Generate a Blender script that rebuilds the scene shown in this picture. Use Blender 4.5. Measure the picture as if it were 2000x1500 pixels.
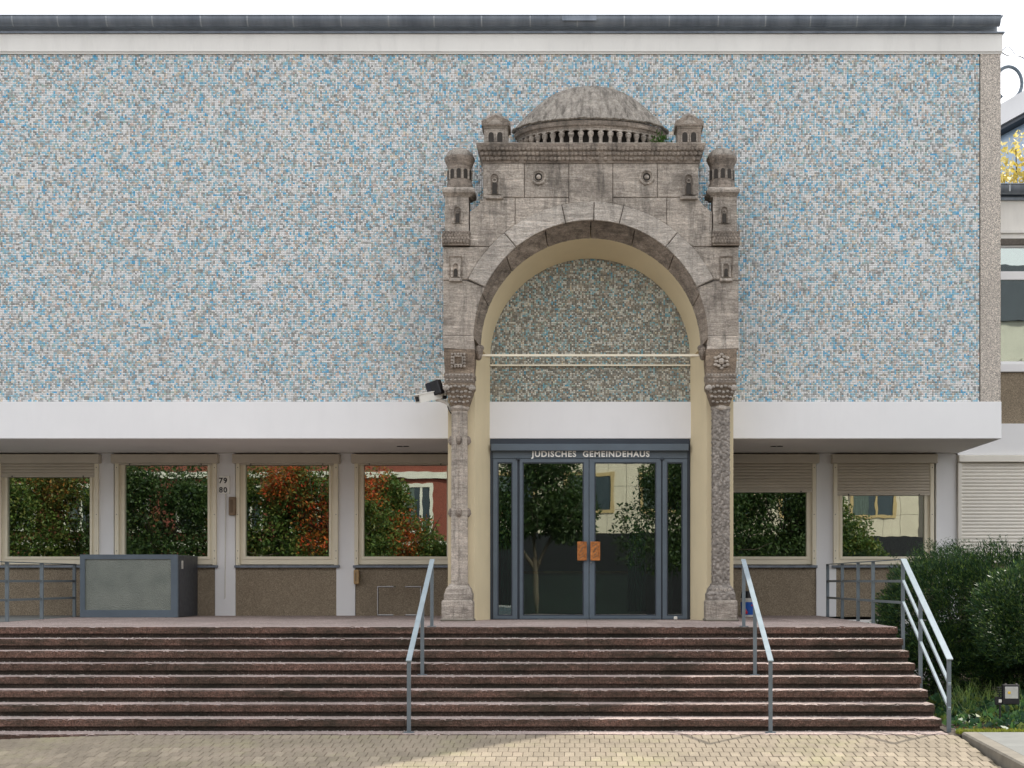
import bpy, bmesh, math, random
import numpy as np
from mathutils import Vector, Matrix
R = math.radians
random.seed(7); rng = np.random.default_rng(7)
for o in list(bpy.data.objects): bpy.data.objects.remove(o, do_unlink=True)
scene = bpy.context.scene; COL = scene.collection

# ---------------------------------------------------------------- camera, sky, sun, exposure
F, XC, YH, HC = 2888.0, 1125.0, 1135.0, 1.77        # focal length (px), principal column, horizon row, eye height
cd = bpy.data.cameras.new('camera'); cam = bpy.data.objects.new('camera', cd); COL.objects.link(cam)
cam.location = (0, 0, HC); cam.rotation_euler = (R(90), 0, 0)
cd.sensor_width = 36; cd.lens = F / 2000 * 36; cd.shift_x = (1000 - XC) / 2000; cd.shift_y = (YH - 750) / 2000
cd.clip_start = .1; cd.clip_end = 2000
scene.camera = cam

SUN_EL, SUN_H = R(40), Vector((.73, .685, 0)).normalized()
w = bpy.data.worlds.new('World'); scene.world = w; w.use_nodes = True
nt = w.node_tree; nt.nodes.clear()
out = nt.nodes.new('ShaderNodeOutputWorld'); bg = nt.nodes.new('ShaderNodeBackground')
sky = nt.nodes.new('ShaderNodeTexSky'); sky.sky_type = 'NISHITA'; sky.sun_disc = False
sky.sun_elevation = SUN_EL; sky.sun_rotation = math.atan2(SUN_H.x, SUN_H.y); sky.air_density = 1.0; sky.dust_density = 2.0
mixc = nt.nodes.new('ShaderNodeMix'); mixc.data_type = 'RGBA'
cn = nt.nodes.new('ShaderNodeTexNoise'); cn.inputs['Scale'].default_value = 2.2; cn.inputs['Detail'].default_value = 6
cr = nt.nodes.new('ShaderNodeMapRange'); cr.inputs[1].default_value = .3; cr.inputs[2].default_value = .7
cr.inputs[3].default_value = .72; cr.inputs[4].default_value = .97
nt.links.new(cn.outputs['Fac'], cr.inputs[0]); nt.links.new(cr.outputs[0], mixc.inputs[0])
nt.links.new(sky.outputs[0], mixc.inputs[6]); mixc.inputs[7].default_value = (9.3, 9.4, 9.7, 1)   # thin white cloud over the whole sky
nt.links.new(mixc.outputs[2], bg.inputs['Color']); bg.inputs['Strength'].default_value = .1
nt.links.new(bg.outputs[0], out.inputs[0])

sl = bpy.data.lights.new('sun', 'SUN'); so = bpy.data.objects.new('sun', sl); COL.objects.link(so)
sl.energy = 3.0; sl.angle = R(.6); sl.color = (1, .93, .82)
so.rotation_euler = (-(SUN_H * math.cos(SUN_EL) + Vector((0, 0, math.sin(SUN_EL))))).to_track_quat('-Z', 'Y').to_euler()
so.location = (20, 20, 30)
vs = scene.view_settings; vs.view_transform = 'Standard'; vs.look = 'None'; vs.exposure = .95; vs.gamma = 1

# ---------------------------------------------------------------- planes of the place (metres from the camera)
YW, YC, YP, YL = 26.4, 23.67, 22.7, 19.8            # ground floor wall, mosaic wall, portal front, landing front
RISE, TREAD = .1443, .34
ZL = 8 * RISE
def sx(px, Y): return (px - XC) / F * Y
def sz(py, Y): return HC + (YH - py) / F * Y

# ---------------------------------------------------------------- object helpers
WPOS = {}
def tag(o, label=None, cat=None, group=None, kind=None):
    if label: o['label'] = label
    if cat: o['category'] = cat
    if group: o['group'] = group
    if kind: o['kind'] = kind
    return o
def link(name, data, parent=None, loc=(0, 0, 0), rot=None):
    o = bpy.data.objects.new(name, data); COL.objects.link(o)
    o.location = loc
    if rot: o.rotation_euler = rot
    WPOS[o] = Vector(loc)
    if parent is not None:
        o.parent = parent; o.matrix_parent_inverse = Matrix.Translation(-WPOS[parent])
    return o
def empty(name, loc, label, cat, group=None):
    o = link(name, None, None, loc); o.empty_display_size = .2
    return tag(o, label, cat, group)
class MB:
    def __init__(s): s.bm = bmesh.new(); s.mi = 0
    def faces(s, vs_, fs):
        v = [s.bm.verts.new(p) for p in vs_]; r = []
        for f in fs:
            try:
                q = s.bm.faces.new([v[i] for i in f]); q.material_index = s.mi; r.append(q)
            except ValueError: pass
        return v, r
    def box(s, x0, x1, y0, y1, z0, z1, bev=0):
        P = [(x0,y0,z0),(x1,y0,z0),(x1,y1,z0),(x0,y1,z0),(x0,y0,z1),(x1,y0,z1),(x1,y1,z1),(x0,y1,z1)]
        v, f = s.faces(P, [(0,3,2,1),(4,5,6,7),(0,1,5,4),(1,2,6,5),(2,3,7,6),(3,0,4,7)])
        if bev: s.bevel(f, bev)
        return s
    def bevel(s, fs, bev, seg=1):
        ed = {e for f in fs for e in f.edges}
        bmesh.ops.bevel(s.bm, geom=list(ed), offset=bev, segments=seg, affect='EDGES', clamp_overlap=True)
    def prism(s, poly, y0, y1, bev=0):           # poly of (x, z), front at y0
        n = len(poly)
        a = sum(poly[i][0]*poly[(i+1)%n][1]-poly[(i+1)%n][0]*poly[i][1] for i in range(n))
        if a < 0: poly = poly[::-1]
        P = [(x, y0, z) for x, z in poly] + [(x, y1, z) for x, z in poly]
        fs = [tuple(range(n)), tuple(range(2*n-1, n-1, -1))] + [(i, i+n, (i+1)%n+n, (i+1)%n) for i in range(n)]
        v, f = s.faces(P, fs)
        if bev:
            ed = list(f[0].edges)
            bmesh.ops.bevel(s.bm, geom=ed, offset=bev, segments=1, affect='EDGES', clamp_overlap=True)
        return s
    def loft(s, rings, closed=True, cap=True):
        n = len(rings[0]); vv = [[s.bm.verts.new(p) for p in r] for r in rings]
        for a, b in zip(vv[:-1], vv[1:]):
            for i in range(n if closed else n-1):
                j = (i+1) % n
                try: q = s.bm.faces.new((a[i], a[j], b[j], b[i])); q.material_index = s.mi
                except ValueError: pass
        if cap and closed:
            for r in (vv[0][::-1], vv[-1]):
                try: q = s.bm.faces.new(r); q.material_index = s.mi
                except ValueError: pass
        return s
    def lathe(s, prof, cx, cy, n=20, a0=0, a1=360, sxr=1, syr=1, rot=0, fn=None):
        full = abs(a1-a0) >= 360; m = n if full else n+1
        rings = []
        for r, z in prof:
            ring = []
            for k in range(m):
                t = R(a0+(a1-a0)*k/n)+rot; rr = r*(fn(k, z) if fn else 1)
                ring.append((cx+rr*math.cos(t)*sxr, cy+rr*math.sin(t)*syr, z))
            rings.append(ring)
        return s.loft(rings, closed=full)
    def disc(s, prof, c, n=20):                  # turned about the depth axis; profile (radius, distance towards the viewer)
        return s.loft([[(c[0]+r*math.cos(2*math.pi*k/n), c[1]-d, c[2]+r*math.sin(2*math.pi*k/n)) for k in range(n)] for r, d in prof])
    def tube(s, pts, r, n=8):
        pts = [Vector(p) for p in pts]; rings = []
        for i, p in enumerate(pts):
            d = (pts[min(i+1, len(pts)-1)] - pts[max(i-1, 0)]).normalized()
            u = d.cross(Vector((0, 0, 1)));  u = u if u.length > 1e-3 else d.cross(Vector((0, 1, 0)))
            u.normalize(); v = u.cross(d); rr = r[i] if isinstance(r, (list, tuple)) else r
            rings.append([p+u*rr*math.cos(2*math.pi*k/n)+v*rr*math.sin(2*math.pi*k/n) for k in range(n)])
        return s.loft(rings)
    def bar(s, a, b, wd, th, up=(0, 0, 1)):      # rectangular bar from a to b; wd across, th in the 'up' sense
        a, b = Vector(a), Vector(b); d = (b-a).normalized(); u = d.cross(Vector(up)).normalized(); v = u.cross(d)
        r = []
        for p in (a, b): r.append([p+u*i*wd/2+v*j*th/2 for i, j in ((-1,-1),(1,-1),(1,1),(-1,1))])
        return s.loft(r)
    def ball(s, c, r, n=8, m=5, sc=(1, 1, 1)):
        rings = []
        for i in range(m+1):
            t = math.pi*(i+.02)/(m+.04)
            rings.append([(c[0]+r*math.sin(t)*math.cos(2*math.pi*k/n)*sc[0], c[1]+r*math.sin(t)*math.sin(2*math.pi*k/n)*sc[1], c[2]-r*math.cos(t)*sc[2]) for k in range(n)])
        return s.loft(rings)
    def build(s, name, mats, parent=None, loc=None, smooth=False, rot=None):
        me = bpy.data.meshes.new(name)
        bmesh.ops.recalc_face_normals(s.bm, faces=s.bm.faces)
        if loc is not None: bmesh.ops.translate(s.bm, verts=s.bm.verts, vec=-Vector(loc))
        s.bm.to_mesh(me); s.bm.free()
        for m in (mats if isinstance(mats, (list, tuple)) else [mats]): me.materials.append(m)
        if smooth:
            me.polygons.foreach_set('use_smooth', [True]*len(me.polygons))
            try: me.set_sharp_from_angle(angle=R(35))
            except Exception: pass
        return link(name, me, parent, loc or (0, 0, 0), rot)
def bx(name, mat, parent, x0, x1, y0, y1, z0, z1, bev=0): return MB().box(x0, x1, y0, y1, z0, z1, bev).build(name, mat, parent)
def npmesh(name, V, Fq, mats, parent=None, col=None, smooth=False, loc=(0, 0, 0)):
    me = bpy.data.meshes.new(name); V = np.asarray(V, np.float32); Fq = np.asarray(Fq, np.int32); k = Fq.shape[1]
    me.vertices.add(len(V)); me.vertices.foreach_set('co', V.ravel())
    me.loops.add(Fq.size); me.loops.foreach_set('vertex_index', Fq.ravel())
    me.polygons.add(len(Fq)); me.polygons.foreach_set('loop_start', np.arange(0, Fq.size, k, dtype=np.int32))
    me.update(calc_edges=True)
    if col is not None:
        at = me.attributes.new('tint', 'FLOAT_COLOR', 'FACE'); c4 = np.ones((len(Fq), 4), np.float32); c4[:, :3] = col
        at.data.foreach_set('color', c4.ravel())
    if smooth: me.polygons.foreach_set('use_smooth', np.ones(len(Fq), bool))
    for m in (mats if isinstance(mats, (list, tuple)) else [mats]): me.materials.append(m)
    return link(name, me, parent, loc)

# ---------------------------------------------------------------- materials
class NT:
    def __init__(s, name):
        s.m = bpy.data.materials.new(name); s.m.use_nodes = True; s.t = s.m.node_tree; s.t.nodes.clear()
        s.out = s.n('ShaderNodeOutputMaterial'); s.g = s.n('ShaderNodeNewGeometry')
    def n(s, typ, **kw):
        x = s.t.nodes.new(typ)
        for k, v in kw.items(): setattr(x, k, v)
        return x
    def l(s, a, b): s.t.links.new(a, b)
    def pos(s, scale=(1, 1, 1)):
        m = s.n('ShaderNodeMapping'); m.inputs['Scale'].default_value = scale; s.l(s.g.outputs['Position'], m.inputs[0]); return m.outputs[0]
    def noise(s, scale, detail=4, rough=.6, stretch=(1, 1, 1), dist=0):
        x = s.n('ShaderNodeTexNoise'); x.inputs['Scale'].default_value = scale; x.inputs['Detail'].default_value = detail
        x.inputs['Roughness'].default_value = rough; x.inputs['Distortion'].default_value = dist
        s.l(s.pos(stretch), x.inputs['Vector']); return x.outputs['Fac']
    def voro(s, scale, feat='F1', out='Distance', stretch=(1, 1, 1)):
        x = s.n('ShaderNodeTexVoronoi', feature=feat); x.inputs['Scale'].default_value = scale
        s.l(s.pos(stretch), x.inputs['Vector']); return x.outputs[out]
    def ramp(s, fac, stops, const=False):
        r = s.n('ShaderNodeValToRGB'); e = r.color_ramp.elements
        if const: r.color_ramp.interpolation = 'CONSTANT'
        while len(e) < len(stops): e.new(.5)
        for q, (p, c) in zip(e, stops):
            q.position = p; q.color = (*c, 1) if isinstance(c, (tuple, list)) else (c, c, c, 1)
        s.l(fac, r.inputs[0]); return r.outputs[0]
    def mix(s, fac, a, b, mode='MIX'):
        x = s.n('ShaderNodeMix', data_type='RGBA', blend_type=mode)
        for v, i in ((fac, 0), (a, 6), (b, 7)):
            if isinstance(v, (int, float)): x.inputs[i].default_value = v if i == 0 else (v, v, v, 1)
            elif isinstance(v, tuple): x.inputs[i].default_value = (*v, 1)
            else: s.l(v, x.inputs[i])
        return x.outputs[2]
    def math(s, op, a, b=0):
        x = s.n('ShaderNodeMath', operation=op)
        for v, i in ((a, 0), (b, 1)):
            if isinstance(v, (int, float)): x.inputs[i].default_value = v
            else: s.l(v, x.inputs[i])
        return x.outputs[0]
    def rnd(s, lo, hi):
        o = s.n('ShaderNodeObjectInfo'); m = s.n('ShaderNodeMapRange'); m.inputs[3].default_value = lo; m.inputs[4].default_value = hi
        s.l(o.outputs['Random'], m.inputs[0]); return m.outputs[0]
    def bump(s, h, st=.3, dist=.01, prev=None):
        b = s.n('ShaderNodeBump'); b.inputs['Strength'].default_value = st; b.inputs['Distance'].default_value = dist
        s.l(h, b.inputs['Height'])
        if prev is not None: s.l(prev, b.inputs['Normal'])
        return b.outputs[0]
    def fin(s, col, rough=.7, nrm=None, metal=0, spec=.4):
        p = s.n('ShaderNodeBsdfPrincipled')
        if isinstance(col, tuple): p.inputs['Base Color'].default_value = (*col, 1)
        else: s.l(col, p.inputs['Base Color'])
        if isinstance(rough, (int, float)): p.inputs['Roughness'].default_value = rough
        else: s.l(rough, p.inputs['Roughness'])
        p.inputs['Metallic'].default_value = metal; p.inputs['Specular IOR Level'].default_value = spec
        if nrm is not None: s.l(nrm, p.inputs['Normal'])
        s.l(p.outputs[0], s.out.inputs[0]); return s.m
def sc(c, k): return tuple(v*k for v in c)
def plain(name, c, rough=.5, var=.12, scale=3, metal=0, bump=.05, bs=150, spec=.4, rnd=0, stain=0, stretch=(1, 1, 1), c2=None):
    t = NT(name)
    col = t.ramp(t.noise(scale, 6, .65, stretch), [(.3, sc(c, 1-var)), (.7, c2 or sc(c, 1+var*.5))])
    if stain:
        f = t.ramp(t.noise(1.3, 5, .7, (3, 3, .6)), [(.5, 0), (.75, 1)])
        col = t.mix(t.math('MULTIPLY', f, stain), col, sc(c, .55))
    if rnd: col = t.mix(1, col, t.rnd(1-rnd, 1+rnd), 'MULTIPLY')
    r = t.ramp(t.noise(scale*4, 3), [(.3, rough*.85), (.7, min(1, rough*1.15))])
    return t.fin(col, r, t.bump(t.noise(bs, 4), bump, .005), metal, spec)

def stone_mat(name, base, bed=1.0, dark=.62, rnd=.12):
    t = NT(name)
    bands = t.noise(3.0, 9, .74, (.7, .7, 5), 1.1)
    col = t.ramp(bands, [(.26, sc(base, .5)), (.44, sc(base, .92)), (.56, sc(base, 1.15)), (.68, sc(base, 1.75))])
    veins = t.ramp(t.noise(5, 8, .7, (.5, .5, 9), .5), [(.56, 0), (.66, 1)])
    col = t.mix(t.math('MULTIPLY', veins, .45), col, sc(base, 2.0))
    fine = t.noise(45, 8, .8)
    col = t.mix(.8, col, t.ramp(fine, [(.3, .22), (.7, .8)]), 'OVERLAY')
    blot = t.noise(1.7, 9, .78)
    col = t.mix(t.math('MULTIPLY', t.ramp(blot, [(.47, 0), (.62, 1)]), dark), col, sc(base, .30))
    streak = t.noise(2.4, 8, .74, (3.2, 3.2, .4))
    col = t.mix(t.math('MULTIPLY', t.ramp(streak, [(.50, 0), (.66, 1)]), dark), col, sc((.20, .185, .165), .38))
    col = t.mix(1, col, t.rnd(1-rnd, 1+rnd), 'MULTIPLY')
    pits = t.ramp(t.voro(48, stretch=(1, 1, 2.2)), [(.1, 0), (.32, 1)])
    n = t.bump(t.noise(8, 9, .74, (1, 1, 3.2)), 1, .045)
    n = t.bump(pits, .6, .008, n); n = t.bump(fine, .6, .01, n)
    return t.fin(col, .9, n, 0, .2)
STONE = stone_mat('weathered_limestone', (.47, .412, .352))
STONEV = stone_mat('voussoir_limestone', (.52, .468, .41), dark=.35, rnd=.15)
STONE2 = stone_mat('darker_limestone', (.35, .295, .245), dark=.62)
def dome_mat():
    t = NT('dome_limestone'); b = (.46, .415, .36)
    col = t.ramp(t.noise(6, 8, .75, (1, 1, 2.5)), [(.3, sc(b, .6)), (.55, b), (.72, sc(b, 1.5))])
    st = t.ramp(t.noise(3.2, 8, .75, (4, 2, .35)), [(.45, 0), (.62, 1)])
    col = t.mix(t.math('MULTIPLY', st, .75), col, sc(b, .28))
    fine = t.noise(50, 7, .8); col = t.mix(.7, col, t.ramp(fine, [(.3, .25), (.7, .8)]), 'OVERLAY')
    n = t.bump(t.noise(9, 8, .75, (3, 2, .6)), 1, .05); n = t.bump(fine, .6, .01, n)
    return t.fin(col, .9, n, 0, .2)
STONED = dome_mat()
def carved_mat():
    t = NT('carved_limestone'); b = (.33, .295, .26)
    v = t.voro(26, 'SMOOTH_F1'); col = t.ramp(t.noise(12, 6), [(.3, sc(b, .6)), (.7, sc(b, 1.25))])
    col = t.mix(t.ramp(v, [(.25, 0), (.6, .7)]), col, sc(b, .45))
    n = t.bump(v, 1, .035); n = t.bump(t.noise(70, 5), .5, .006, n)
    return t.fin(col, .9, n, 0, .2)
CARVED = carved_mat()
BROWNST = stone_mat('brown_limestone', (.27, .212, .16), dark=.5)
MORTAR = plain('mortar', (.13, .115, .10), .95, .3, 20, bump=.4)
NICHE = plain('niche_shade_stone', (.05, .044, .038), .95, .3, 20, bump=.4)  # the dark of a deep recess is put into the stone's colour
def pebble(name, base, sp=95):
    t = NT(name); v = t.n('ShaderNodeTexVoronoi'); v.inputs['Scale'].default_value = sp; t.l(t.pos(), v.inputs['Vector'])
    s_ = t.n('ShaderNodeSeparateColor'); t.l(v.outputs['Color'], s_.inputs[0])
    col = t.ramp(s_.outputs[0], [(0, sc(base, .45)), (.35, sc(base, .85)), (.7, sc(base, 1.2)), (1, sc(base, 1.75))])
    col = t.mix(t.ramp(t.noise(1.2, 6, .7, (1, 1, .6)), [(.45, 0), (.8, .55)]), col, sc(base, .6))
    n = t.bump(v.outputs['Distance'], 1, .012)
    return t.fin(col, .9, n, 0, .25)
PEB_LIGHT = pebble('pebble_dash_beige', (.60, .54, .475), 105); PEB_BROWN = pebble('pebble_dash_brown', (.37, .30, .215), 150)
def granite(name, c, dirt, amt):
    t = NT(name); v = t.n('ShaderNodeTexVoronoi'); v.inputs['Scale'].default_value = 85; t.l(t.pos(), v.inputs['Vector'])
    s_ = t.n('ShaderNodeSeparateColor'); t.l(v.outputs['Color'], s_.inputs[0])
    col = t.ramp(s_.outputs[0], [(0, sc(c, .5)), (.3, sc(c, .9)), (.65, (c[0]*1.15, c[1]*1.05, c[2])), (1, (c[0]*1.7, c[1]*1.75, c[2]*1.75))])
    d = t.ramp(t.noise(1.1, 9, .8, (1, 1, 4)), [(.40, 0), (.60, 1)])
    col = t.mix(t.math('MULTIPLY', d, amt), col, dirt)
    col = t.mix(.5, col, t.ramp(t.noise(30, 7, .8), [(.3, .25), (.7, .75)]), 'OVERLAY')
    col = t.mix(1, col, t.rnd(.85, 1.12), 'MULTIPLY')
    n = t.bump(v.outputs['Distance'], .7, .008); n = t.bump(t.noise(25, 6), .4, .012, n)
    return t.fin(col, .85, n, 0, .25)
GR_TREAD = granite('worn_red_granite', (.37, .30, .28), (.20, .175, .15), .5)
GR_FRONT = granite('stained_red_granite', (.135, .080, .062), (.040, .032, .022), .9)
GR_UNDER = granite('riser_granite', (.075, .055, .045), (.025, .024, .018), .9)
WHITE = plain('white_render', (.79, .785, .785), .8, .04, .8, bump=.12, bs=240, stain=.06)
FASCIA = plain('grey_white_render', (.80, .785, .745), .85, .08, .9, bump=.15, stain=.25, stretch=(1, 1, .5))
CREAM = plain('cream_render', (.68, .58, .385), .8, .08, 1.2, bump=.15, bs=220, stain=.12)
FRAMEC = plain('cream_metal', (.80, .73, .57), .45, .07, 2, bump=.03)
SHUT = plain('beige_shutter', (.56, .50, .41), .5, .08, 2, bump=.03, rnd=.05)
SHUTL = plain('pale_shutter', (.76, .72, .64), .5, .06, 2, bump=.03, rnd=.04)
BLUE = plain('blue_grey_metal', (.092, .120, .147), .42, .12, 2.5, bump=.05, metal=.0, spec=.5)
BLUED = plain('dark_blue_metal', (.035, .045, .06), .5, .15, 2.5, bump=.05)
RAILT = plain('lit_pale_blue_rail', (.30, .36, .39), .35, .15, 6, bump=.06, spec=.6)  # paler copy of the rail paint, with the light on the rails in its colour
RAIL = plain('galvanised_blue_rail', (.125, .152, .168), .38, .18, 6, bump=.06, spec=.6)
ZINC = plain('weathered_zinc', (.16, .19, .235), .42, .25, 1.6, metal=.35, bump=.05, stretch=(3, 1, .4), c2=(.24, .27, .31))
ZINCL = plain('pale_zinc', (.34, .37, .40), .45, .2, 3, metal=.3)
SOFFIT = plain('soffit_render', (.76, .73, .70), .85, .06, .7, bump=.1)
COPPER = plain('worn_copper_plate', (.42, .13, .03), .45, .6, 22, metal=.4, bump=.3, bs=60, c2=(.62, .24, .07))
BLACK = plain('black_plastic', (.012, .012, .014), .4, .2, 5)
WHITEP = plain('white_plastic', (.70, .68, .62), .4, .08, 8)
PLATE = plain('enamel_plate', (.86, .85, .80), .35, .05, 8)
BROWNB = plain('brown_box', (.16, .105, .06), .5, .25, 20)
STEEL = plain('brushed_steel', (.35, .34, .33), .3, .2, 15, metal=.9)
ASPHALT = plain('asphalt', (.055, .055, .056), .9, .3, 4, bump=.4, bs=90)
SOIL = plain('soil', (.055, .04, .028), .95, .5, 9, bump=.9, bs=30)
SLAB = plain('concrete_slab', (.18, .185, .175), .85, .12, 2.2, bump=.2, stain=.2, rnd=.05)
KERBM = plain('concrete_kerb', (.20, .18, .145), .9, .25, 5, bump=.3, stain=.35)
DARKW = plain('dark_interior', (.055, .055, .05), .9, .3, 2); INTW = plain('interior_wall', (.20, .20, .17), .9, .1, 2)
CURT2 = plain('grey_green_curtain', (.10, .13, .115), .9, .5, 6, stretch=(6, 6, .1))
CURT = plain('green_curtain', (.10, .22, .18), .9, .3, 30, stretch=(4, 4, .2))
REDBR = plain('red_brick_wall', (.21, .06, .04), .85, .2, 6)
STUCCO = plain('pale_stucco', (.62, .60, .52), .85, .1, 1.5); TRAV = plain('cream_cladding', (.62, .55, .43), .7, .1, 1.2, rnd=.06)
GOLDF = plain('tan_window_frame', (.45, .33, .16), .5, .1, 4)
def paver_mat():
    t = NT('concrete_paver'); b = (.285, .24, .18)
    col = t.ramp(t.noise(1.4, 7, .7), [(.3, sc(b, .72)), (.55, b), (.75, (.33, .265, .205))])
    col = t.mix(t.ramp(t.noise(.9, 5, .7), [(.5, 0), (.7, .5)]), col, (.30, .29, .15))
    col = t.mix(.5, col, t.ramp(t.noise(70, 5), [(.3, .3), (.7, .72)]), 'OVERLAY')
    at = t.n('ShaderNodeAttribute'); at.attribute_name = 'tint'
    col = t.mix(1, col, t.rnd(.84, 1.14), 'MULTIPLY')
    return t.fin(col, .9, t.bump(t.noise(90, 5), .5, .006), 0, .2)
PAVER = paver_mat(); JOINT = plain('sandy_joint', (.185, .155, .105), .95, .4, 12, bump=.5, bs=60)
def tint_mat(name, rough=.4, trans=0, spec=.4):
    t = NT(name); at = t.n('ShaderNodeAttribute'); at.attribute_name = 'tint'
    m = t.fin(at.outputs['Color'], rough, None, 0, spec)
    if trans:
        p = [x for x in t.t.nodes if x.type == 'BSDF_PRINCIPLED'][0]
        tr = t.n('ShaderNodeBsdfTranslucent'); t.l(at.outputs['Color'], tr.inputs['Color'])
        mx = t.n('ShaderNodeMixShader'); mx.inputs[0].default_value = trans
        t.l(p.outputs[0], mx.inputs[1]); t.l(tr.outputs[0], mx.inputs[2]); t.l(mx.outputs[0], t.out.inputs[0])
    return m
TILE = tint_mat('mosaic_tile', .35, 0, .35); LEAF = tint_mat('leaf', .5, .35, .3); NEEDLE = tint_mat('yew_needle', .5, .15, .25)
GROUT = plain('grey_grout', (.56, .56, .54), .9, .12, 4, bump=.1)
BARK = plain('bark', (.09, .07, .05), .95, .4, 12, bump=.8, bs=25, stretch=(3, 3, .6))
def glass_mat(name, refl, tintc, wav=.02, ws=1.6):
    t = NT(name); nrm = t.bump(t.noise(ws, 2), wav, .05)
    g = t.n('ShaderNodeBsdfGlossy'); g.inputs['Roughness'].default_value = 0.0; g.inputs['Color'].default_value = (.93, .97, .93, 1)
    t.l(nrm, g.inputs['Normal'])
    tr = t.n('ShaderNodeBsdfTransparent'); tr.inputs['Color'].default_value = (*tintc, 1)
    fr = t.n('ShaderNodeFresnel'); fr.inputs['IOR'].default_value = 1.5
    f = t.math('MINIMUM', t.math('ADD', fr.outputs[0], refl), 1)
    mx = t.n('ShaderNodeMixShader'); t.l(f, mx.inputs[0]); t.l(tr.outputs[0], mx.inputs[1]); t.l(g.outputs[0], mx.inputs[2])
    t.l(mx.outputs[0], t.out.inputs[0]); return t.m
GLASS = glass_mat('window_glass', .34, (.5, .62, .55), .008); GLASSD = glass_mat('door_glass', .22, (.70, .80, .75), .012, 1.2)
def frosted():
    t = NT('cathedral_glass'); h = t.voro(75, 'SMOOTH_F1'); n = t.bump(h, .8, .01)
    col = t.ramp(t.noise(3, 4), [(.3, (.13, .15, .125)), (.7, (.19, .205, .175))])
    return t.fin(col, .18, n, 0, .6)
FROST = frosted()
PRINTB = plain('blue_print', (.02, .10, .42), .35, .1, 5); PRINTR = plain('red_print', (.5, .02, .03), .35, .1, 5)
LENS = plain('lamp_reflector', (.62, .62, .58), .2, .1, 6, metal=.5); LEDY = plain('led_chip', (.75, .5, .08), .4, .1, 5)
TURQ = plain('turquoise_pot', (.12, .62, .46), .4, .1, 5); LETTER = plain('white_letters', (.86, .85, .80), .5, .05, 5)
CARP = plain('dark_car_paint', (.015, .017, .02), .2, .1, 2, spec=.6)

# ================================================================ THE SETTING
def gz(X, Y):
    z = -.09*max(0, min(17.04-Y, 5.5))
    if X < -5.0: z -= .075*min(1, (-5.0-X)/2.2)**1.3
    return z
# ground: one sheet to the horizon
m = MB(); m.box(-900, 900, -900, 1200, -1.2, -.62); tag(m.build('ground', ASPHALT), kind='structure')
def sheet(name, mat, xs, ys, zf, kind='structure', parent=None):
    V = [(x, y, zf(x, y)) for y in ys for x in xs]; n = len(xs)
    Fq = [(j*n+i, j*n+i+1, (j+1)*n+i+1, (j+1)*n+i) for j in range(len(ys)-1) for i in range(n-1)]
    o = npmesh(name, V, Fq, mat, parent); tag(o, kind=kind); return o
fx = list(np.arange(-16, 4.36, .4))+[4.40]
forecourt = sheet('forecourt', JOINT, fx, [6.0, 9, 11.54]+list(np.arange(12, 17.05, .36))+[17.04], lambda x, y: gz(x, y)-.012)
bx('pavement', ASPHALT, None, -40, 40, -2.0, 6.0, -.62, -.52)['kind'] = 'structure'
bx('road', ASPHALT, None, -60, 60, -8.0, -2.0, -.62, -.605)['kind'] = 'structure'
bx('far_pavement', ASPHALT, None, -60, 60, -27.9, -8.0, -.62, -.5)['kind'] = 'structure'
# pavers 10 x 20 cm laid lengthwise, half bonded
pw, pl = .1, .24; cells = []
r_i = 0; y = 17.035; pw = .112
while y - pl > 11.6:
    x = -12.0-(pw/2 if r_i % 2 else 0)
    while x < 4.33:
        cells.append((x+pw/2, y-pl/2)); x += pw
    y -= pl; r_i += 1
pm = MB(); g_ = .0022
pm.box(-pw/2+g_, pw/2-g_, -pl/2+g_, pl/2-g_, -.06, 0); 
bmesh.ops.bevel(pm.bm, geom=[e for e in pm.bm.edges if all(v.co.z > -.001 for v in e.verts)], offset=.006, segments=1, affect='EDGES')
proto = pm.build('paver', PAVER, forecourt, ) ; pme = proto.data; WPOS.pop(proto); bpy.data.objects.remove(proto)
def vis(c):
    x, y = c; z = gz(x, y); px = XC+F*x/y; py = YH+F*(HC-z)/y
    return -15 < px < 2010 and py < 1496
vv = sorted([c for c in cells if vis(c)], key=lambda c: c[1])
single = set(vv[:300])
pb = [(v.co.x, v.co.y, v.co.z) for v in pme.vertices]; pf = [tuple(p.vertices) for p in pme.polygons]
pv = np.array(pb, np.float32); rest = [c for c in cells if c not in single]
tl = math.atan(.09)
for (x, y) in vv[:300]:
    o = link('paver', pme, forecourt, (x, y, gz(x, y)+random.uniform(-.002, .002)), (tl+random.uniform(-.01, .01), random.uniform(-.012, .012), 0))
mq = MB()
VV = []; FF = []
for k, (x, y) in enumerate(rest):
    z0 = gz(x, y)+random.uniform(-.002, .002); a = random.uniform(-.012, .012); tb = tl if y > 11.6 else 0
    q = pv.copy(); q[:, 2] += q[:, 1]*tb + q[:, 0]*a
    VV.append(q+np.array((x, y, z0), np.float32)); b0 = k*len(pv); FF += [tuple(i+b0 for i in f) for f in pf]
me = bpy.data.meshes.new('pavers'); me.from_pydata(np.concatenate(VV).tolist(), [], FF); me.materials.append(PAVER)
tag(link('paver_field', me, forecourt), kind='stuff')
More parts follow.
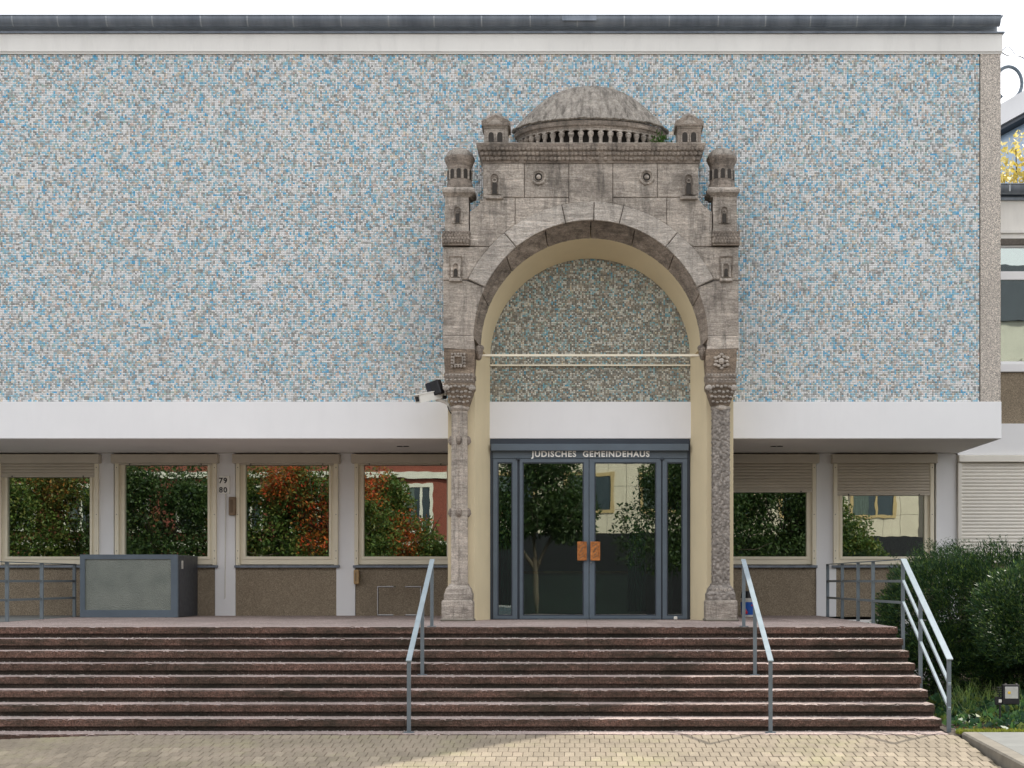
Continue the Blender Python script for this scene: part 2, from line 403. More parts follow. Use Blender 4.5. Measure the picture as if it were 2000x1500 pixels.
# slabs, kerb and bed on the right
kerb = MB(); kerb.loft([[(4.45, y, gz(0, y)-.1), (4.62, y, gz(0, y)-.1), (4.62, y, -.035*(17.04-y)+.03), (4.47, y, -.035*(17.04-y)+.028), (4.45, y, -.035*(17.04-y)+.01)] for y in (17.06, 15.6, 14, 11.6)])
tag(kerb.build('kerb', KERBM), kind='structure')
path = tag(link('slab_path', None), kind='structure')
path['kind'] = 'structure'
yb = [17.04, 15.9, 14.6, 13.2]
for i in range(3):
    for j, (xa, xb) in enumerate(((4.62, 5.75), (5.75, 6.9), (6.9, 8.0))):
        mm = MB(); zA, zB = -.035*(17.04-yb[i])+.03, -.035*(17.04-yb[i+1])+.03
        mm.loft([[(xa+.004, yb[i]-.004, zA-.08), (xb-.004, yb[i]-.004, zA-.08), (xb-.004, yb[i]-.004, zA), (xa+.004, yb[i]-.004, zA)],
                 [(xa+.004, yb[i+1]+.004, zB-.08), (xb-.004, yb[i+1]+.004, zB-.08), (xb-.004, yb[i+1]+.004, zB), (xa+.004, yb[i+1]+.004, zB)]])
        mm.build('slab', SLAB, path)
bed = sheet('planting_bed', SOIL, list(np.arange(4.33, 14.1, .35)), list(np.arange(17.05, 26.5, .45)),
            lambda x, y: -.01+.05*min(1, (y-17.05))+.02*math.sin(x*3.1)*math.sin(y*2.3)*min(1, (y-17.05)))

# ================================================================ STAIRS
stairs = empty('stairs', (-2, 18.5, 0), 'broad flight of red granite steps leading up to the entrance landing', 'stairs')
XS0, XS1 = -9.6, 4.31
cuts = [XS0, -5.2, -2.02, .157, 2.31, XS1]
for i in range(0, 9):
    zt = RISE*i if i else .003; yf = YL-TREAD*(8-i) if i else 17.04
    yb_ = yf+TREAD+.05 if i < 8 else YL+.42
    for a, b in zip(cuts[:-1], cuts[1:]):
        jx = random.uniform(-.01, .01) if a not in (XS0,) else 0
        mm = MB(); th = .085 if i else .2
        _, fs = mm.faces([(a+.002, yf, zt-th), (b-.002, yf, zt-th), (b-.002, yb_, zt-th), (a+.002, yb_, zt-th), (a+.002, yf, zt), (b-.002, yf, zt), (b-.002, yb_, zt), (a+.002, yb_, zt)],
                         [(0,3,2,1),(4,5,6,7),(0,1,5,4),(1,2,6,5),(2,3,7,6),(3,0,4,7)])
        # wavy worn nosing: subdivide along x
        ex = [e for e in mm.bm.edges if abs(e.verts[0].co.x-e.verts[1].co.x) > .5]
        bmesh.ops.subdivide_edges(mm.bm, edges=ex, cuts=int((b-a)/.035), use_grid_fill=True)
        for v in mm.bm.verts:
            if v.co.y < yf+.001: v.co.y += random.uniform(-.004, .004); v.co.z += random.uniform(-.0015, .0015)
        ed = [e for e in mm.bm.edges if all(v.co.y < yf+.02 and v.co.z > zt-.02 for v in e.verts)]
        bmesh.ops.bevel(mm.bm, geom=ed, offset=.014, segments=2, affect='EDGES')
        mm.bm.normal_update()
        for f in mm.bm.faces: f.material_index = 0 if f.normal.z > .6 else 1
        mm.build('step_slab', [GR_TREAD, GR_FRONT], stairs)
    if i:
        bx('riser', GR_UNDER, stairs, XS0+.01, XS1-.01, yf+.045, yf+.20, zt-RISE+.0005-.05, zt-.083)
# pale grit and crumbs swept into the back of the treads
GV, GF = [], []
for i in range(0, 8):
    zt = RISE*i if i else .003; yb_ = YL-TREAD*(8-i-1)+.03 if i else 17.44
    for k in range(420):
        x_ = random.uniform(XS0+2, XS1-.05)
        if math.sin(x_*1.9+i*2.1)+math.sin(x_*5.3+i) < random.uniform(-1.2, .9): continue
        y_ = yb_-abs(random.gauss(0, .035)); r_ = random.uniform(.003, .009); b = len(GV); a_ = random.uniform(0, 6.28)
        GV += [(x_+r_*2.2*math.cos(a_), y_+r_*math.sin(a_), zt), (x_+r_*2.2*math.cos(a_+2.1), y_+r_*math.sin(a_+2.1), zt), (x_+r_*2.2*math.cos(a_+4.2), y_+r_*math.sin(a_+4.2), zt), (x_, y_, zt+r_*1.2)]
        GF += [(b, b+1, b+3), (b+1, b+2, b+3), (b+2, b, b+3)]
gq = npmesh('grit', GV, GF, plain('pale_grit', (.40, .36, .32), .9, .4, 30), stairs); gq['kind'] = 'stuff'
# landing slabs
ly = [YL+.424, 22.1, 23.9, 25.2, YW+.1]
lxs = [-8.62, -7.0, -5.2, -3.4, -2.02, -.9, .157, 1.2, 2.31, 3.3, XS1]
for a, b in zip(lxs[:-1], lxs[1:]):
    for c, d in zip(ly[:-1], ly[1:]):
        MB().box(a+.002, b-.002, c+.001, d-.001, ZL-.12, ZL+random.uniform(-.0015, .0015)).build('landing_slab', GR_TREAD, stairs)
bx('landing_core', GR_UNDER, stairs, XS0+.02, XS1-.02, YL+.2, YW, -.3, ZL-.122)
bx('ramp_slab', SLAB, stairs, -14, -8.63, 20.6, YW, .4, ZL+.004)

# ================================================================ MAIN BUILDING
main = empty('community_building', (0, YC, 0), 'long modern building with blue grey mosaic upper wall above a white band', 'building')
XR, XLb = sx(1953, YC), -16.0
zb0, zb1 = sz(857, YC), sz(785, YC)
zm1 = sz(103, YC)
xm1 = sx(1913, YC)
# body behind the mosaic
bx('upper_wall', GROUT, main, XLb, XR-.001, YC+.01, 37, zb0+.05, zm1+.05)
# mosaic tiles
p = .0272; gx = .0026
nxm = int((xm1-sx(-260, YC))/p); nzm = int((zm1-zb1-.004)/p)
ii, jj = np.meshgrid(np.arange(nxm), np.arange(nzm)); ii = ii.ravel(); jj = jj.ravel(); N = len(ii)
x0 = xm1-(ii+1)*p; z0 = zb1+.004+jj*p
cx_, cz_ = x0+p/2, z0+p/2
keep = ~((np.abs(cx_-.225) < 1.55) & (cz_ > 5.6) & (cz_ < 7.9) & (((cx_-.225)**2+(cz_-5.33)**2) > 1.9**2))
x0, z0 = x0[keep], z0[keep]; N = len(x0)
yt = YC-.002-rng.uniform(0, .0012, N)
tx, tz = rng.normal(0, .0005, N), rng.normal(0, .0005, N)
a0, a1, c0, c1 = x0+gx/2, x0+p-gx/2, z0+gx/2, z0+p-gx/2; bi = .0018
V = np.empty((N, 8, 3), np.float32)
for k, (xa, za, sgx, sgz) in enumerate(((a0, c0, -1, -1), (a1, c0, 1, -1), (a1, c1, 1, 1), (a0, c1, -1, 1))):
    V[:, k, 0] = xa-sgx*bi; V[:, k, 1] = yt+sgx*tx+sgz*tz; V[:, k, 2] = za-sgz*bi
    V[:, k+4, 0] = xa; V[:, k+4, 1] = YC+.011; V[:, k+4, 2] = za
b8 = np.arange(N)[:, None]*8
fq = np.array([(0, 1, 2, 3), (4, 5, 1, 0), (5, 6, 2, 1), (6, 7, 3, 2), (7, 4, 0, 3)])
FQ = (b8[:, None, :]+fq[None]).reshape(-1, 4)
pal = np.array([(.66, .65, .62), (.56, .56, .55), (.46, .47, .47), (.33, .335, .33), (.25, .25, .24), (.42, .39, .34), (.31, .46, .52), (.23, .42, .51), (.155, .38, .52), (.10, .34, .53), (.34, .43, .40), (.50, .41, .37), (.58, .50, .40)])
wt = np.array([.22, .15, .10, .12, .06, .06, .11, .06, .038, .018, .035, .02, .02]); wt /= wt.sum()
idx = rng.choice(len(pal), N, p=wt)
# small runs of equal tiles, as sheets were laid
grid = -np.ones((nzm+1, nxm+1), int); ik, jk = ii[keep], jj[keep]; grid[jk, ik] = idx
run = rng.random(N) < .22; src = grid[jk, np.maximum(ik-1, 0)]; idx = np.where(run & (src >= 0), src, idx)
grid[jk, ik] = idx; run = rng.random(N) < .2; src = grid[np.maximum(jk-1, 0), ik]; idx = np.where(run & (src >= 0), src, idx)
tc = np.clip(pal[idx]*1.45*rng.uniform(.86, 1.12, (N, 1)), 0, .88)
inn = (np.abs(x0+p/2-.225) < 1.66) & (z0 < 7.2)            # browner tiles behind the arch; part of its shade is put into their colour
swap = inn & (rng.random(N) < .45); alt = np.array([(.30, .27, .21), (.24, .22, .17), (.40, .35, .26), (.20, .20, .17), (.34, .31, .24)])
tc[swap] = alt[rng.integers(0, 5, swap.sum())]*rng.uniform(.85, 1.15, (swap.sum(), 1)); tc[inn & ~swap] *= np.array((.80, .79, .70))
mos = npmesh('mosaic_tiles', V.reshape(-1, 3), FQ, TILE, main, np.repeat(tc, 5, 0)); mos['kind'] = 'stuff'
bx('end_strip', PEB_LIGHT, main, xm1+.012, XR, YC-.02, YC+.01, zb1+.001, zm1, .004)
bx('strip_joint', MORTAR, main, xm1, xm1+.012, YC-.004, YC+.01, zb1+.001, zm1)
# right flank of the block and its edge
bx('side_wall', PEB_LIGHT, main, XR-.001, XR+.012, YC+.0, 37, zb1, zm1+.3)
# white band (canopy) and soffit
xdl, xdr = sx(957, YC), sx(1347, YC)
bx('canopy_band', WHITE, main, XLb, XR+.015, YC-.035, YC+.01, zb0, zb1, .006)
bx('canopy_return', WHITE, main, XR-.03, XR+.015, YC+.011, YW-.002, zb0, zb1)
bx('soffit', SOFFIT, main, XLb, XR-.031, YC+.011, YW+.3, zb0+.004, zb0+.045)
for pxl in (787, 1517):
    for d_ in (-.055, .055):
        Y_ = 25.0; X_ = sx(pxl, Y_)+d_
        m = MB(); m.lathe([(.05, zb0-.006), (.05, zb0+.003), (.036, zb0+.003), (.036, zb0-.006)], X_, Y_, 16); o = m.build('downlight', BLACK, main)
        MB().lathe([(.036, zb0-.002), (.001, zb0-.002)], X_, Y_, 16).build('lens', BLACK, o)
# fascia and gutter
zf0, zf1 = sz(101, YC-.04), sz(66, YC-.04)
bx('fascia', FASCIA, main, XLb, XR+.03, YC-.05, YC+.2, zf0, zf1, .004)
bx('fascia_bead', FASCIA, main, XLb, XR+.022, YC-.03, YC+.05, zf0-.028, zf0-.002)
bx('drip_edge', ZINC, main, XLb, XR+.055, YC-.085, YC+.3, zf1, zf1+.022)
bx('eaves_flashing', ZINCL, main, XLb, XR-.05, YC-.02, YC+.3, zf1+.022, zf1+.12)
zg = sz(30, YC-.24); rg = .095
m = MB(); prof = []
for k in range(13):
    t = math.pi+math.pi*k/12; prof.append((YC-.15+rg*math.cos(t), zg+rg*1.55*math.sin(t)))
prof2 = [(y_, z_+.006) if 0 < q < 12 else (y_+(.006 if q == 0 else -.006), z_) for q, (y_, z_) in enumerate(prof)]
nseg = 60; rings = []
for k in range(nseg+1):
    X_ = XLb+(XR-.055-XLb)*k/nseg; wob = random.uniform(-.004, .004)
    rings.append([(X_, y_, z_+wob) for y_, z_ in prof]+[(X_, y_, z_+wob) for y_, z_ in prof2[::-1]])
rings[-1] = [(XR-.055+.10*max(0, (z_-(zg-.147))/.147-.55), y_, z_) for _, y_, z_ in rings[-1]]
gut = m.loft(rings).build('gutter', ZINC, main, smooth=True)
MB().tube([(XLb, YC-.15-rg, zg+.002), (XR-.055, YC-.15-rg, zg+.002)], .011, 8).build('gutter_bead', ZINC, gut)
MB().loft([[(XR-.0545, y_, z_) for y_, z_ in prof], [(XR-.05, y_, z_) for y_, z_ in prof]]).build('gutter_end', ZINC, gut)
for pxg in list(range(-350, 1950, 92)):
    X_ = sx(pxg+random.uniform(-3, 3)+3, YC-.24)
    MB().loft([[(X_+d_, y_*1.0+(y_-(YC-.15))*.035, z_-(.004 if z_ < zg-.01 else 0)) for y_, z_ in prof] for d_ in (-.011, .011)], closed=False).build('gutter_bracket', ZINCL, gut)
MB().box(sx(1098, YC-.24), sx(1165, YC-.24), YC-.255, YC-.2475, zg-.085, zg-.01).build('patch', ZINC, gut)
bx('roof', ZINC, main, XLb, XR-.06, YC+.05, 37, zg-.12, zg-.05)

# ground floor wall: brown base panels, white piers, windows
XWL = -12.6
bxw = lambda px: sx(px, YW)
zsof = zb0+.004
piers = [(-48, -14), (187, 223), (420, 460), (657, 694), (1594, 1633), (1828, 1868)]
for a, b in piers:
    MB().box(bxw(a), bxw(b) if b != 1868 else XR-.002, YW-.012, YW+.3, ZL-.02, zsof+.004, .006).build('pier', WHITE, main)
def window(pl_, pr_, sh_bottom, name='window', wall=YW, box_l=None, box_r=None):
    Xl, Xr = sx(pl_, wall), sx(pr_, wall); zt, zb_ = sz(908, wall), sz(1087, wall)
    fw, ff = .095, wall-.005
    mm = MB()
    mm.box(Xl-fw, Xl, ff, ff+.10, zb_-.14, zt+.06); mm.box(Xr, Xr+fw, ff, ff+.10, zb_-.14, zt+.06)
    mm.box(Xl-.001, Xr+.001, ff+.001, ff+.099, zb_-.14, zb_); mm.box(Xl-.001, Xr+.001, ff+.001, ff+.099, zt, zt+.06)
    fr = mm.build(name, FRAMEC, main)
    for s_, xe in ((-1, Xl), (1, Xr)):     # raised sash
        MB().box(min(xe, xe+s_*.045), max(xe, xe+s_*.045), ff-.018, ff-.0005, zb_, zt+.05, .004).build('sash', FRAMEC, fr)
    MB().box(Xl-.045, Xr+.045, ff-.02, ff-.0005, zb_-.05, zb_-.0005, .004).build('sash', FRAMEC, fr)
    bx('pane', GLASS, fr, Xl-.002, Xr+.002, ff+.04, ff+.052, zb_-.002, zt+.005)
    for s_, xe in ((-1, Xl-fw), (1, Xr+fw)):
        MB().box(min(xe, xe+s_*.07), max(xe, xe+s_*.07), ff-.055, ff+.06, zb_-.155, zt+.045, .004).build('guide_rail', FRAMEC, fr)
    MB().box(Xl-.21, Xr+.21, wall-.16, wall+.1, sz(905, wall-.1), sz(887.5, wall)-.004, .012).build('shutter_box', SHUT, fr)
    MB().box(Xl-.19, Xr+.19, wall-.075, wall+.05, zb_-.20, zb_-.157, .004).build('sill', ZINC, fr)
    z_ = sz(905, wall-.05); zs = sz(sh_bottom, wall-.02); k = 0
    sm = None; hs = .054
    while z_-hs > zs-.02:
        if sm is None:
            mm = MB(); mm.loft([[(x_, -.012, -hs/2+.004), (x_, -.019, 0), (x_, -.012, hs/2-.006), (x_, .0, hs/2), (x_, .0, -hs/2)] for x_ in (Xl-fw+.002, Xr+fw-.002)])
            so_ = mm.build('shutter_slat', SHUT, fr, None); so_.location = (0, ff-.03, z_-hs/2); sm = so_.data
        else: link('shutter_slat', sm, fr, (0, ff-.03, z_-hs/2))
        z_ -= hs; k += 1
    MB().box(Xl-fw+.003, Xr+fw-.003, ff-.052, ff-.02, z_-.03, z_+.002).build('shutter_rail', SHUT, fr)
    for fx_ in (.07, .93):
        MB().ball((Xl+(Xr-Xl)*fx_, ff-.06, z_-.015), .013).build('stopper', BLACK, fr)
    for s_ in (-1, 1):
        xx = Xl-fw-.035 if s_ < 0 else Xr+fw+.035
        for zz in (zb_-.03, zb_+.1, zb_+.75, zt-.05): MB().ball((xx, ff-.056, zz), .008, 6, 4).build('screw', BLACK, fr)
    return fr
wins = [(15, 176, 932), (244, 406, 908), (480, 643, 908), (711, 873, 906), (1412, 1575, 962), (1645, 1805, 965)]
for a in wins: window(*a)
zsill = sz(1087, YW)-.18
for a, b in ((-14, 187), (223, 420), (460, 657), (694, 930), (1390, 1594), (1633, 1828)):
    bx('base_panel', PEB_BROWN, main, bxw(a)+.002, bxw(b)-.002, YW+.012, YW+.2, ZL-.02, zsill+.03)
for a, b in ((873, 945), (1370, 1412)):     # wall behind the portal sides
    bx('wall_panel', WHITE, main, bxw(a)+.2, bxw(b)-.13, YW-.003, YW+.2, zsill-.02, zsof)
bx('left_wall', PEB_BROWN, main, XLb, bxw(-48)-.002, YW+.01, YW+.2, ZL-.1, zsof)
# interior rooms behind the windows
def room(x0_, x1_, y0_, y1_, z0_, z1_, back):
    o = bx('room_back', back, main, x0_, x1_, y1_, y1_+.1, z0_, z1_)
    bx('room_floor', DARKW, o, x0_, x1_, y0_, y1_, z0_-.1, z0_); bx('room_ceiling', INTW, o, x0_, x1_, y0_, y1_, z1_, z1_+.1)
    bx('room_side', INTW, o, x0_-.1, x0_, y0_, y1_, z0_, z1_); bx('room_side', INTW, o, x1_, x1_+.1, y0_, y1_, z0_, z1_)
room(XWL-1, bxw(930), YW+.31, YW+4.5, ZL+.02, zsof-.1, DARKW)
room(bxw(1390), XR-.2, YW+.31, YW+4.5, ZL+.02, zsof-.1, DARKW)
LOBW = plain('lobby_wall', (.50, .56, .48), .8, .1, 2)
room(sx(945, YC), sx(1359, YC), YC+.35, YW+3, ZL+.02, zb0-.02, LOBW)
bx('lobby_floor', plain('lobby_floor', (.34, .31, .26), .5), main, sx(946, YC), sx(1358, YC), YC+.36, YW+2.99, ZL+.0205, ZL+.03)
for k, px_ in enumerate((1426, 1432, 1440, 1448)):
    Xc = bxw(px_); MB().loft([[(Xc+q*.03, YW+.5+(.015 if q % 2 else -.015), z_) for q in range(4)] for z_ in (ZL+.9, ZL+2.6)], closed=False).build('curtain', CURT, main)
for k in range(14):
    Xc = sx(968+k*5+(230 if k > 6 else 0), YC); MB().loft([[(Xc+q*.02, YC+1.6+(.02 if q % 2 else -.02), z_) for q in range(4)] for z_ in (ZL+.1, ZL+2.4)], closed=False).build('curtain', CURT, main)
bx('reception_counter', LOBW, main, -1.0, 1.2, YC+3.2, YC+3.6, ZL+.03, ZL+.75)
bx('counter_top', GOLDF, main, -1.1, 1.3, YC+3.1, YC+3.65, ZL+.751, ZL+.80)

# ---------------- entrance doors at the band plane
dY = YC-.005
X = lambda px: sx(px, YC); Z = lambda py: sz(py, YC)
mm = MB()
df = MB().box(X(957)+.002, X(1347)-.002, dY-.02, dY+.12, Z(868), zb0-.002).build('door_header', BLUED, main)
MB().box(X(960), X(1344), dY-.13, dY-.021, Z(881.5), Z(868)-.003, .006).build('beam', BLUE, df)
bx('lintel', BLUE, df, X(963), X(1342), dY-.03, dY+.1, Z(895.5), Z(868)-.004)
for a, b in ((957, 963), (1342, 1347)): bx('frame_edge', BLUED, df, X(a)+.003, X(b)-.001, dY-.012, dY+.12, ZL, Z(868)-.003)
for a, b in ((1011, 1015), (1291, 1293.5)): bx('mullion', BLUED, df, X(a), X(b), dY-.02, dY+.08, ZL, Z(895.5)-.001)
bx('threshold', BLUED, df, X(963), X(1342), dY-.06, dY+.1, ZL+.0015, ZL+.012)
def text(name, s, size, mat, parent, cx, y, zb_, width, ext=.004, bold=.0, zk=1.15):
    cu = bpy.data.curves.new(name, 'FONT'); cu.body = s; cu.size = size; cu.extrude = ext; cu.offset = bold; cu.space_character = 1.16
    cu.resolution_u = 3
    ob = bpy.data.objects.new(name, cu); COL.objects.link(ob); me = bpy.data.meshes.new_from_object(ob)
    bpy.data.objects.remove(ob); bpy.data.curves.remove(cu)
    co = np.empty(len(me.vertices)*3, np.float32); me.vertices.foreach_get('co', co); co = co.reshape(-1, 3)
    k = width/(co[:, 0].max()-co[:, 0].min()); xm = (co[:, 0].max()+co[:, 0].min())/2
    v = np.stack([(co[:, 0]-xm)*k+cx, -co[:, 2]+y, co[:, 1]*min(k, zk)+zb_], 1)
    me.vertices.foreach_set('co', v.astype(np.float32).ravel()); me.update()
    me.materials.clear(); me.materials.append(mat)
    return link(name, me, parent)
hcap = Z(881)-Z(892.3)
# each letter is a raised white piece on the lintel; the dots of the U sit behind the beam
lt = text('lettering', 'J\u00dcDISCHES  GEMEINDEHAUS', hcap/.70, LETTER, df, (X(1037.5)+X(1268.5))/2, dY-.042, Z(892.5), X(1268.5)-X(1037.5), .006, .0042)
def split_letters(o, name, par):
    bm = bmesh.new(); bm.from_mesh(o.data); seen = set(); isl = []
    for v in bm.verts:
        if v in seen: continue
        st, comp = [v], []
        seen.add(v)
        while st:
            a = st.pop(); comp.append(a)
            for e in a.link_edges:
                b = e.other_vert(a)
                if b not in seen: seen.add(b); st.append(b)
        isl.append(comp)
    isl = sorted(([min(v.co.x for v in c), max(v.co.x for v in c), c] for c in isl), key=lambda t: t[0]); grp = []
    for a, b, c in isl:
        if grp and a < grp[-1][1]-.0005: grp[-1][1] = max(grp[-1][1], b); grp[-1][2] += c
        else: grp.append([a, b, list(c)])
    bm.verts.index_update()
    for a, b, c in grp:
        ids = {v.index: k for k, v in enumerate(c)}; me = bpy.data.meshes.new(name)
        me.from_pydata([v.co[:] for v in c], [], [[ids[v.index] for v in f.verts] for f in bm.faces if f.verts[0].index in ids]); me.materials.append(o.data.materials[0]); link(name, me, par)
    bm.free(); bpy.data.objects.remove(o)
split_letters(lt, 'letter', df)
def leaf(nm, a, b, pa, pb, mat=BLUE):
    mm = MB(); y0_, y1_ = dY-.045, dY+.02
    mm.box(X(a), X(pa), y0_, y1_, ZL+.014, Z(896.5)); mm.box(X(pb), X(b), y0_, y1_, ZL+.014, Z(896.5))
    mm.box(X(pa)-.0005, X(pb)+.0005, y0_+.0008, y1_-.001, ZL+.015, Z(1202.5)); mm.box(X(pa)-.0005, X(pb)+.0005, y0_+.0008, y1_-.001, Z(903.5), Z(896.5)-.001)
    o = mm.build(nm, mat, main)
    q = MB(); e = .018
    for (u0, u1, w0, w1) in ((X(pa), X(pb), Z(903.5)-e, Z(903.5)), (X(pa), X(pb), Z(1202.5), Z(1202.5)+e), (X(pa), X(pa)+e, Z(1202.5)+e, Z(903.5)-e), (X(pb)-e, X(pb), Z(1202.5)+e, Z(903.5)-e)):
        q.box(u0, u1, y0_+.018, y0_+.03, w0, w1)
    q.build('glazing_bead', BLUED, o)
    bx('pane', GLASSD, o, X(pa)-.001, X(pb)+.001, y0_+.032, y0_+.042, Z(1202.5)-.001, Z(903.5)+.001)
    return o
leaf('sidelight', 963.5, 1010.8, 972, 1001); dl = leaf('door', 1015.2, 1150, 1021, 1140)
dr = leaf('door', 1151, 1290.8, 1161, 1281.5); leaf('sidelight', 1293.7, 1341.8, 1302, 1333)
for par, a, b in ((dl, 1127.5, 1146), (dr, 1153, 1172)):
    MB().box(X(a), X(b), dY-.10, dY-.085, Z(1095), Z(1058), .004).build('handle_plate', COPPER, par)
    for zz in (Z(1065), Z(1088)): MB().tube([(X((a+b)/2), dY-.086, zz), (X((a+b)/2), dY-.044, zz)], .012, 8).build('handle_stud', STEEL, par)
    mm = MB()
    for k in range(5):
        zz = Z(1091)+(Z(1062)-Z(1091))*(k+.5)/5; xx = X((a+b)/2)
        mm.bar((xx-.04+.02*(k % 2), dY-.102, zz-.02), (xx+.045-.02*(k % 3), dY-.102, zz+.025), .01, .008, (0, 1, 0))
    mm.build('handle_relief', BROWNB, par)
MB().disc([(.001, 0), (.012, 0), (.012, .03), (.001, .03)], (X(1154), dY-.046, Z(1099)), 12).build('keyhole', STEEL, dr)
for px_ in (1012, 1293):
    MB().box(X(px_)-.03, X(px_)+.03, dY-.075, dY-.046, Z(899), Z(895), .006).build('hinge', BLUED, df)

# ================================================================ STONE PORTAL
PC = 1154.0
portal = empty('stone_portal', (sx(PC, YP), YP, ZL), 'weathered carved stone arch portal with small dome and turrets before the entrance', 'portal')
PX = lambda px: sx(px, YP); PZ = lambda py: sz(py, YP)
mir = lambda px: 2*PC-px
ACX, ACY, RI, RO = PC, 660.0, 229.0, 266.0
def arc(r, a0, a1, n=10): return [(ACX+r*math.cos(R(a0+(a1-a0)*k/n)), ACY-r*math.sin(R(a0+(a1-a0)*k/n))) for k in range(n+1)]
def shrink(poly, d):
    n = len(poly); a = sum(poly[i][0]*poly[(i+1)%n][1]-poly[(i+1)%n][0]*poly[i][1] for i in range(n)); s_ = 1 if a > 0 else -1; o = []
    for i in range(n):
        p0, p1, p2 = Vector(poly[i-1]), Vector(poly[i]), Vector(poly[(i+1)%n])
        e1, e2 = (p1-p0), (p2-p1)
        if e1.length < 1e-6 or e2.length < 1e-6: o.append(tuple(p1)); continue
        n1 = Vector((-e1.y, e1.x)).normalized()*s_; n2 = Vector((-e2.y, e2.x)).normalized()*s_
        b = n1+n2; b = b/max(.4, b.length_squared/2)
        o.append(tuple(p1+b*d))
    return o
def stone(name, poly, y0=YP, dep=.34, mat=None, par=None, gap=.5, bev=.011):
    q = shrink(poly, gap); mm = MB()
    mm.prism([(PX(x), PZ(y_)) for x, y_ in q], y0+random.uniform(-.004, .004), y0+dep, bev)
    return mm.build(name, mat or STONE, par or portal)
def sym(name, poly, **kw):
    a = stone(name, poly, **kw); b = stone(name, [(mir(x), y_) for x, y_ in poly][::-1], **kw); return a, b
# voussoirs
aj = [154.6, 129.5, 102.4, 88.6, 76.0, 50.5, 25.4]
for a, b in zip(aj[:-1], aj[1:]): stone('voussoir', arc(RO, a, b, 8)+arc(RI, b, a, 8), YP-.03, .36, STONEV, None, .7, .012)
# spandrels and gable blocks
sym('stone_block', [(865, 655), (865, 548)]+[(911, 548)]+arc(RI, 154.6, 178.7, 7)+[(925, 655)])
sym('stone_block', [(865, 548), (865, 482), (956, 482)]+arc(RO, 138.2, 154.6, 6)[1:]+[])
sym('stone_block', [(917, 481), (917, 413), (926, 409), (935, 402), (941, 393), (943, 386), (1006, 386)]+arc(RO, 123.8, 138.0, 6))
sym('stone_block', [(1006, 386), (1111, 386)]+arc(RO, 99.3, 123.8, 8))
stone('stone_block', [(1111, 318), (1197, 318)]+arc(RO, 80.7, 99.3, 6))
sym('stone_block', [(943, 318), (1024, 318), (1024, 386), (943, 386)]); sym('stone_block', [(1024, 318), (1111, 318), (1111, 386), (1024, 386)])
sym('impost_stone', [(865, 681), (865, 655), (925, 655), (927, 690), (921, 690), (917, 681)], gap=.2)
# core behind the joints with the arch opening cut out
n_ = 24; arcp = [(ACX+(RI+5)*math.cos(math.pi*k/n_), ACY-(RI+5)*math.sin(math.pi*k/n_)) for k in range(n_+1)]
outl = [(mir(867), 660), (mir(867), 484), (mir(919), 484), (mir(919), 415), (mir(945), 388), (mir(945), 300), (945, 300), (945, 388), (919, 415), (919, 484), (867, 484), (867, 660)]
mm = MB(); mm.prism([(PX(x), PZ(y_)) for x, y_ in outl+arcp[::-1]], YP+.022, YC-.012); mm.build('core', MORTAR, portal)
# arch soffit in stone, splayed
CXm = PX(PC)
def arch_pts(Y, r, zc, n, a0=0, a1=180, leg=None):
    pts = [(CXm+r*math.cos(R(a0+(a1-a0)*k/n)), Y, zc+r*math.sin(R(a0+(a1-a0)*k/n))) for k in range(n+1)]
    if leg is not None: pts = [(pts[0][0], Y, leg)]+pts+[(pts[-1][0], Y, leg)]
    return pts
zcF = PZ(ACY); rF = RI/F*YP
sj = [0, 22, 45, 68, 90, 113, 136, 158, 180]
for a, b in zip(sj[:-1], sj[1:]):
    A = arch_pts(YP+.03, rF-.003, zcF, 6, a+.25, b-.25); B = arch_pts(23.06, 1.71, 5.40, 6, a+.25, b-.25)
    C = arch_pts(23.06, 1.83, 5.42, 6, a+.25, b-.25); D = arch_pts(YP+.03, rF+.10, zcF, 6, a+.25, b-.25)
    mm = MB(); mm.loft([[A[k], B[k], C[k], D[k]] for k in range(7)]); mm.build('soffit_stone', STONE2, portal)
# cream arch and jambs
n = 28
A = arch_pts(23.055, 1.712, 5.40, n); B = arch_pts(YC-.013, 1.60, 5.33, n); C = arch_pts(YC-.013, 1.86, 5.35, n); D = arch_pts(23.055, 1.86, 5.42, n)
MB().loft([[A[k], B[k], C[k], D[k]] for k in range(n+1)]).build('cream_arch', CREAM, portal, smooth=True)
for s_ in (-1, 1):
    z_a, z_b = ZL+.001, 5.40
    P_ = [(CXm+s_*1.806, 23.055), (CXm+s_*1.60, YC-.014), (CXm+s_*2.225, YC-.014), (CXm+s_*2.225, 23.055)]
    mm = MB(); mm.loft([[(x_, y_, z_) for x_, y_ in P_] for z_ in (z_a, z_b)]); mm.build('cream_jamb', CREAM, portal)
bx('tie_rod', FRAMEC, portal, PX(928), PX(1380), 22.93, 22.965, sz(696, 22.95), sz(692, 22.95))
bx('tie_rod', FRAMEC, portal, CXm-1.6, CXm+1.6, YC-.05, YC-.016, sz(715.5, YC), sz(712.5, YC))
for s_ in (-1, 1):
    mm = MB(); mm.ball((CXm+s_*1.735, 22.93, PZ(683)), .085, 12, 8, (.75, 1.3, 1.25)); mm.ball((CXm+s_*1.70, 22.9, PZ(676)), .05, 10, 7); mm.ball((CXm+s_*1.74, 22.95, PZ(693)), .05, 10, 7, (1, 1.5, 1)); mm.build('impost_scroll', STONE2, portal)

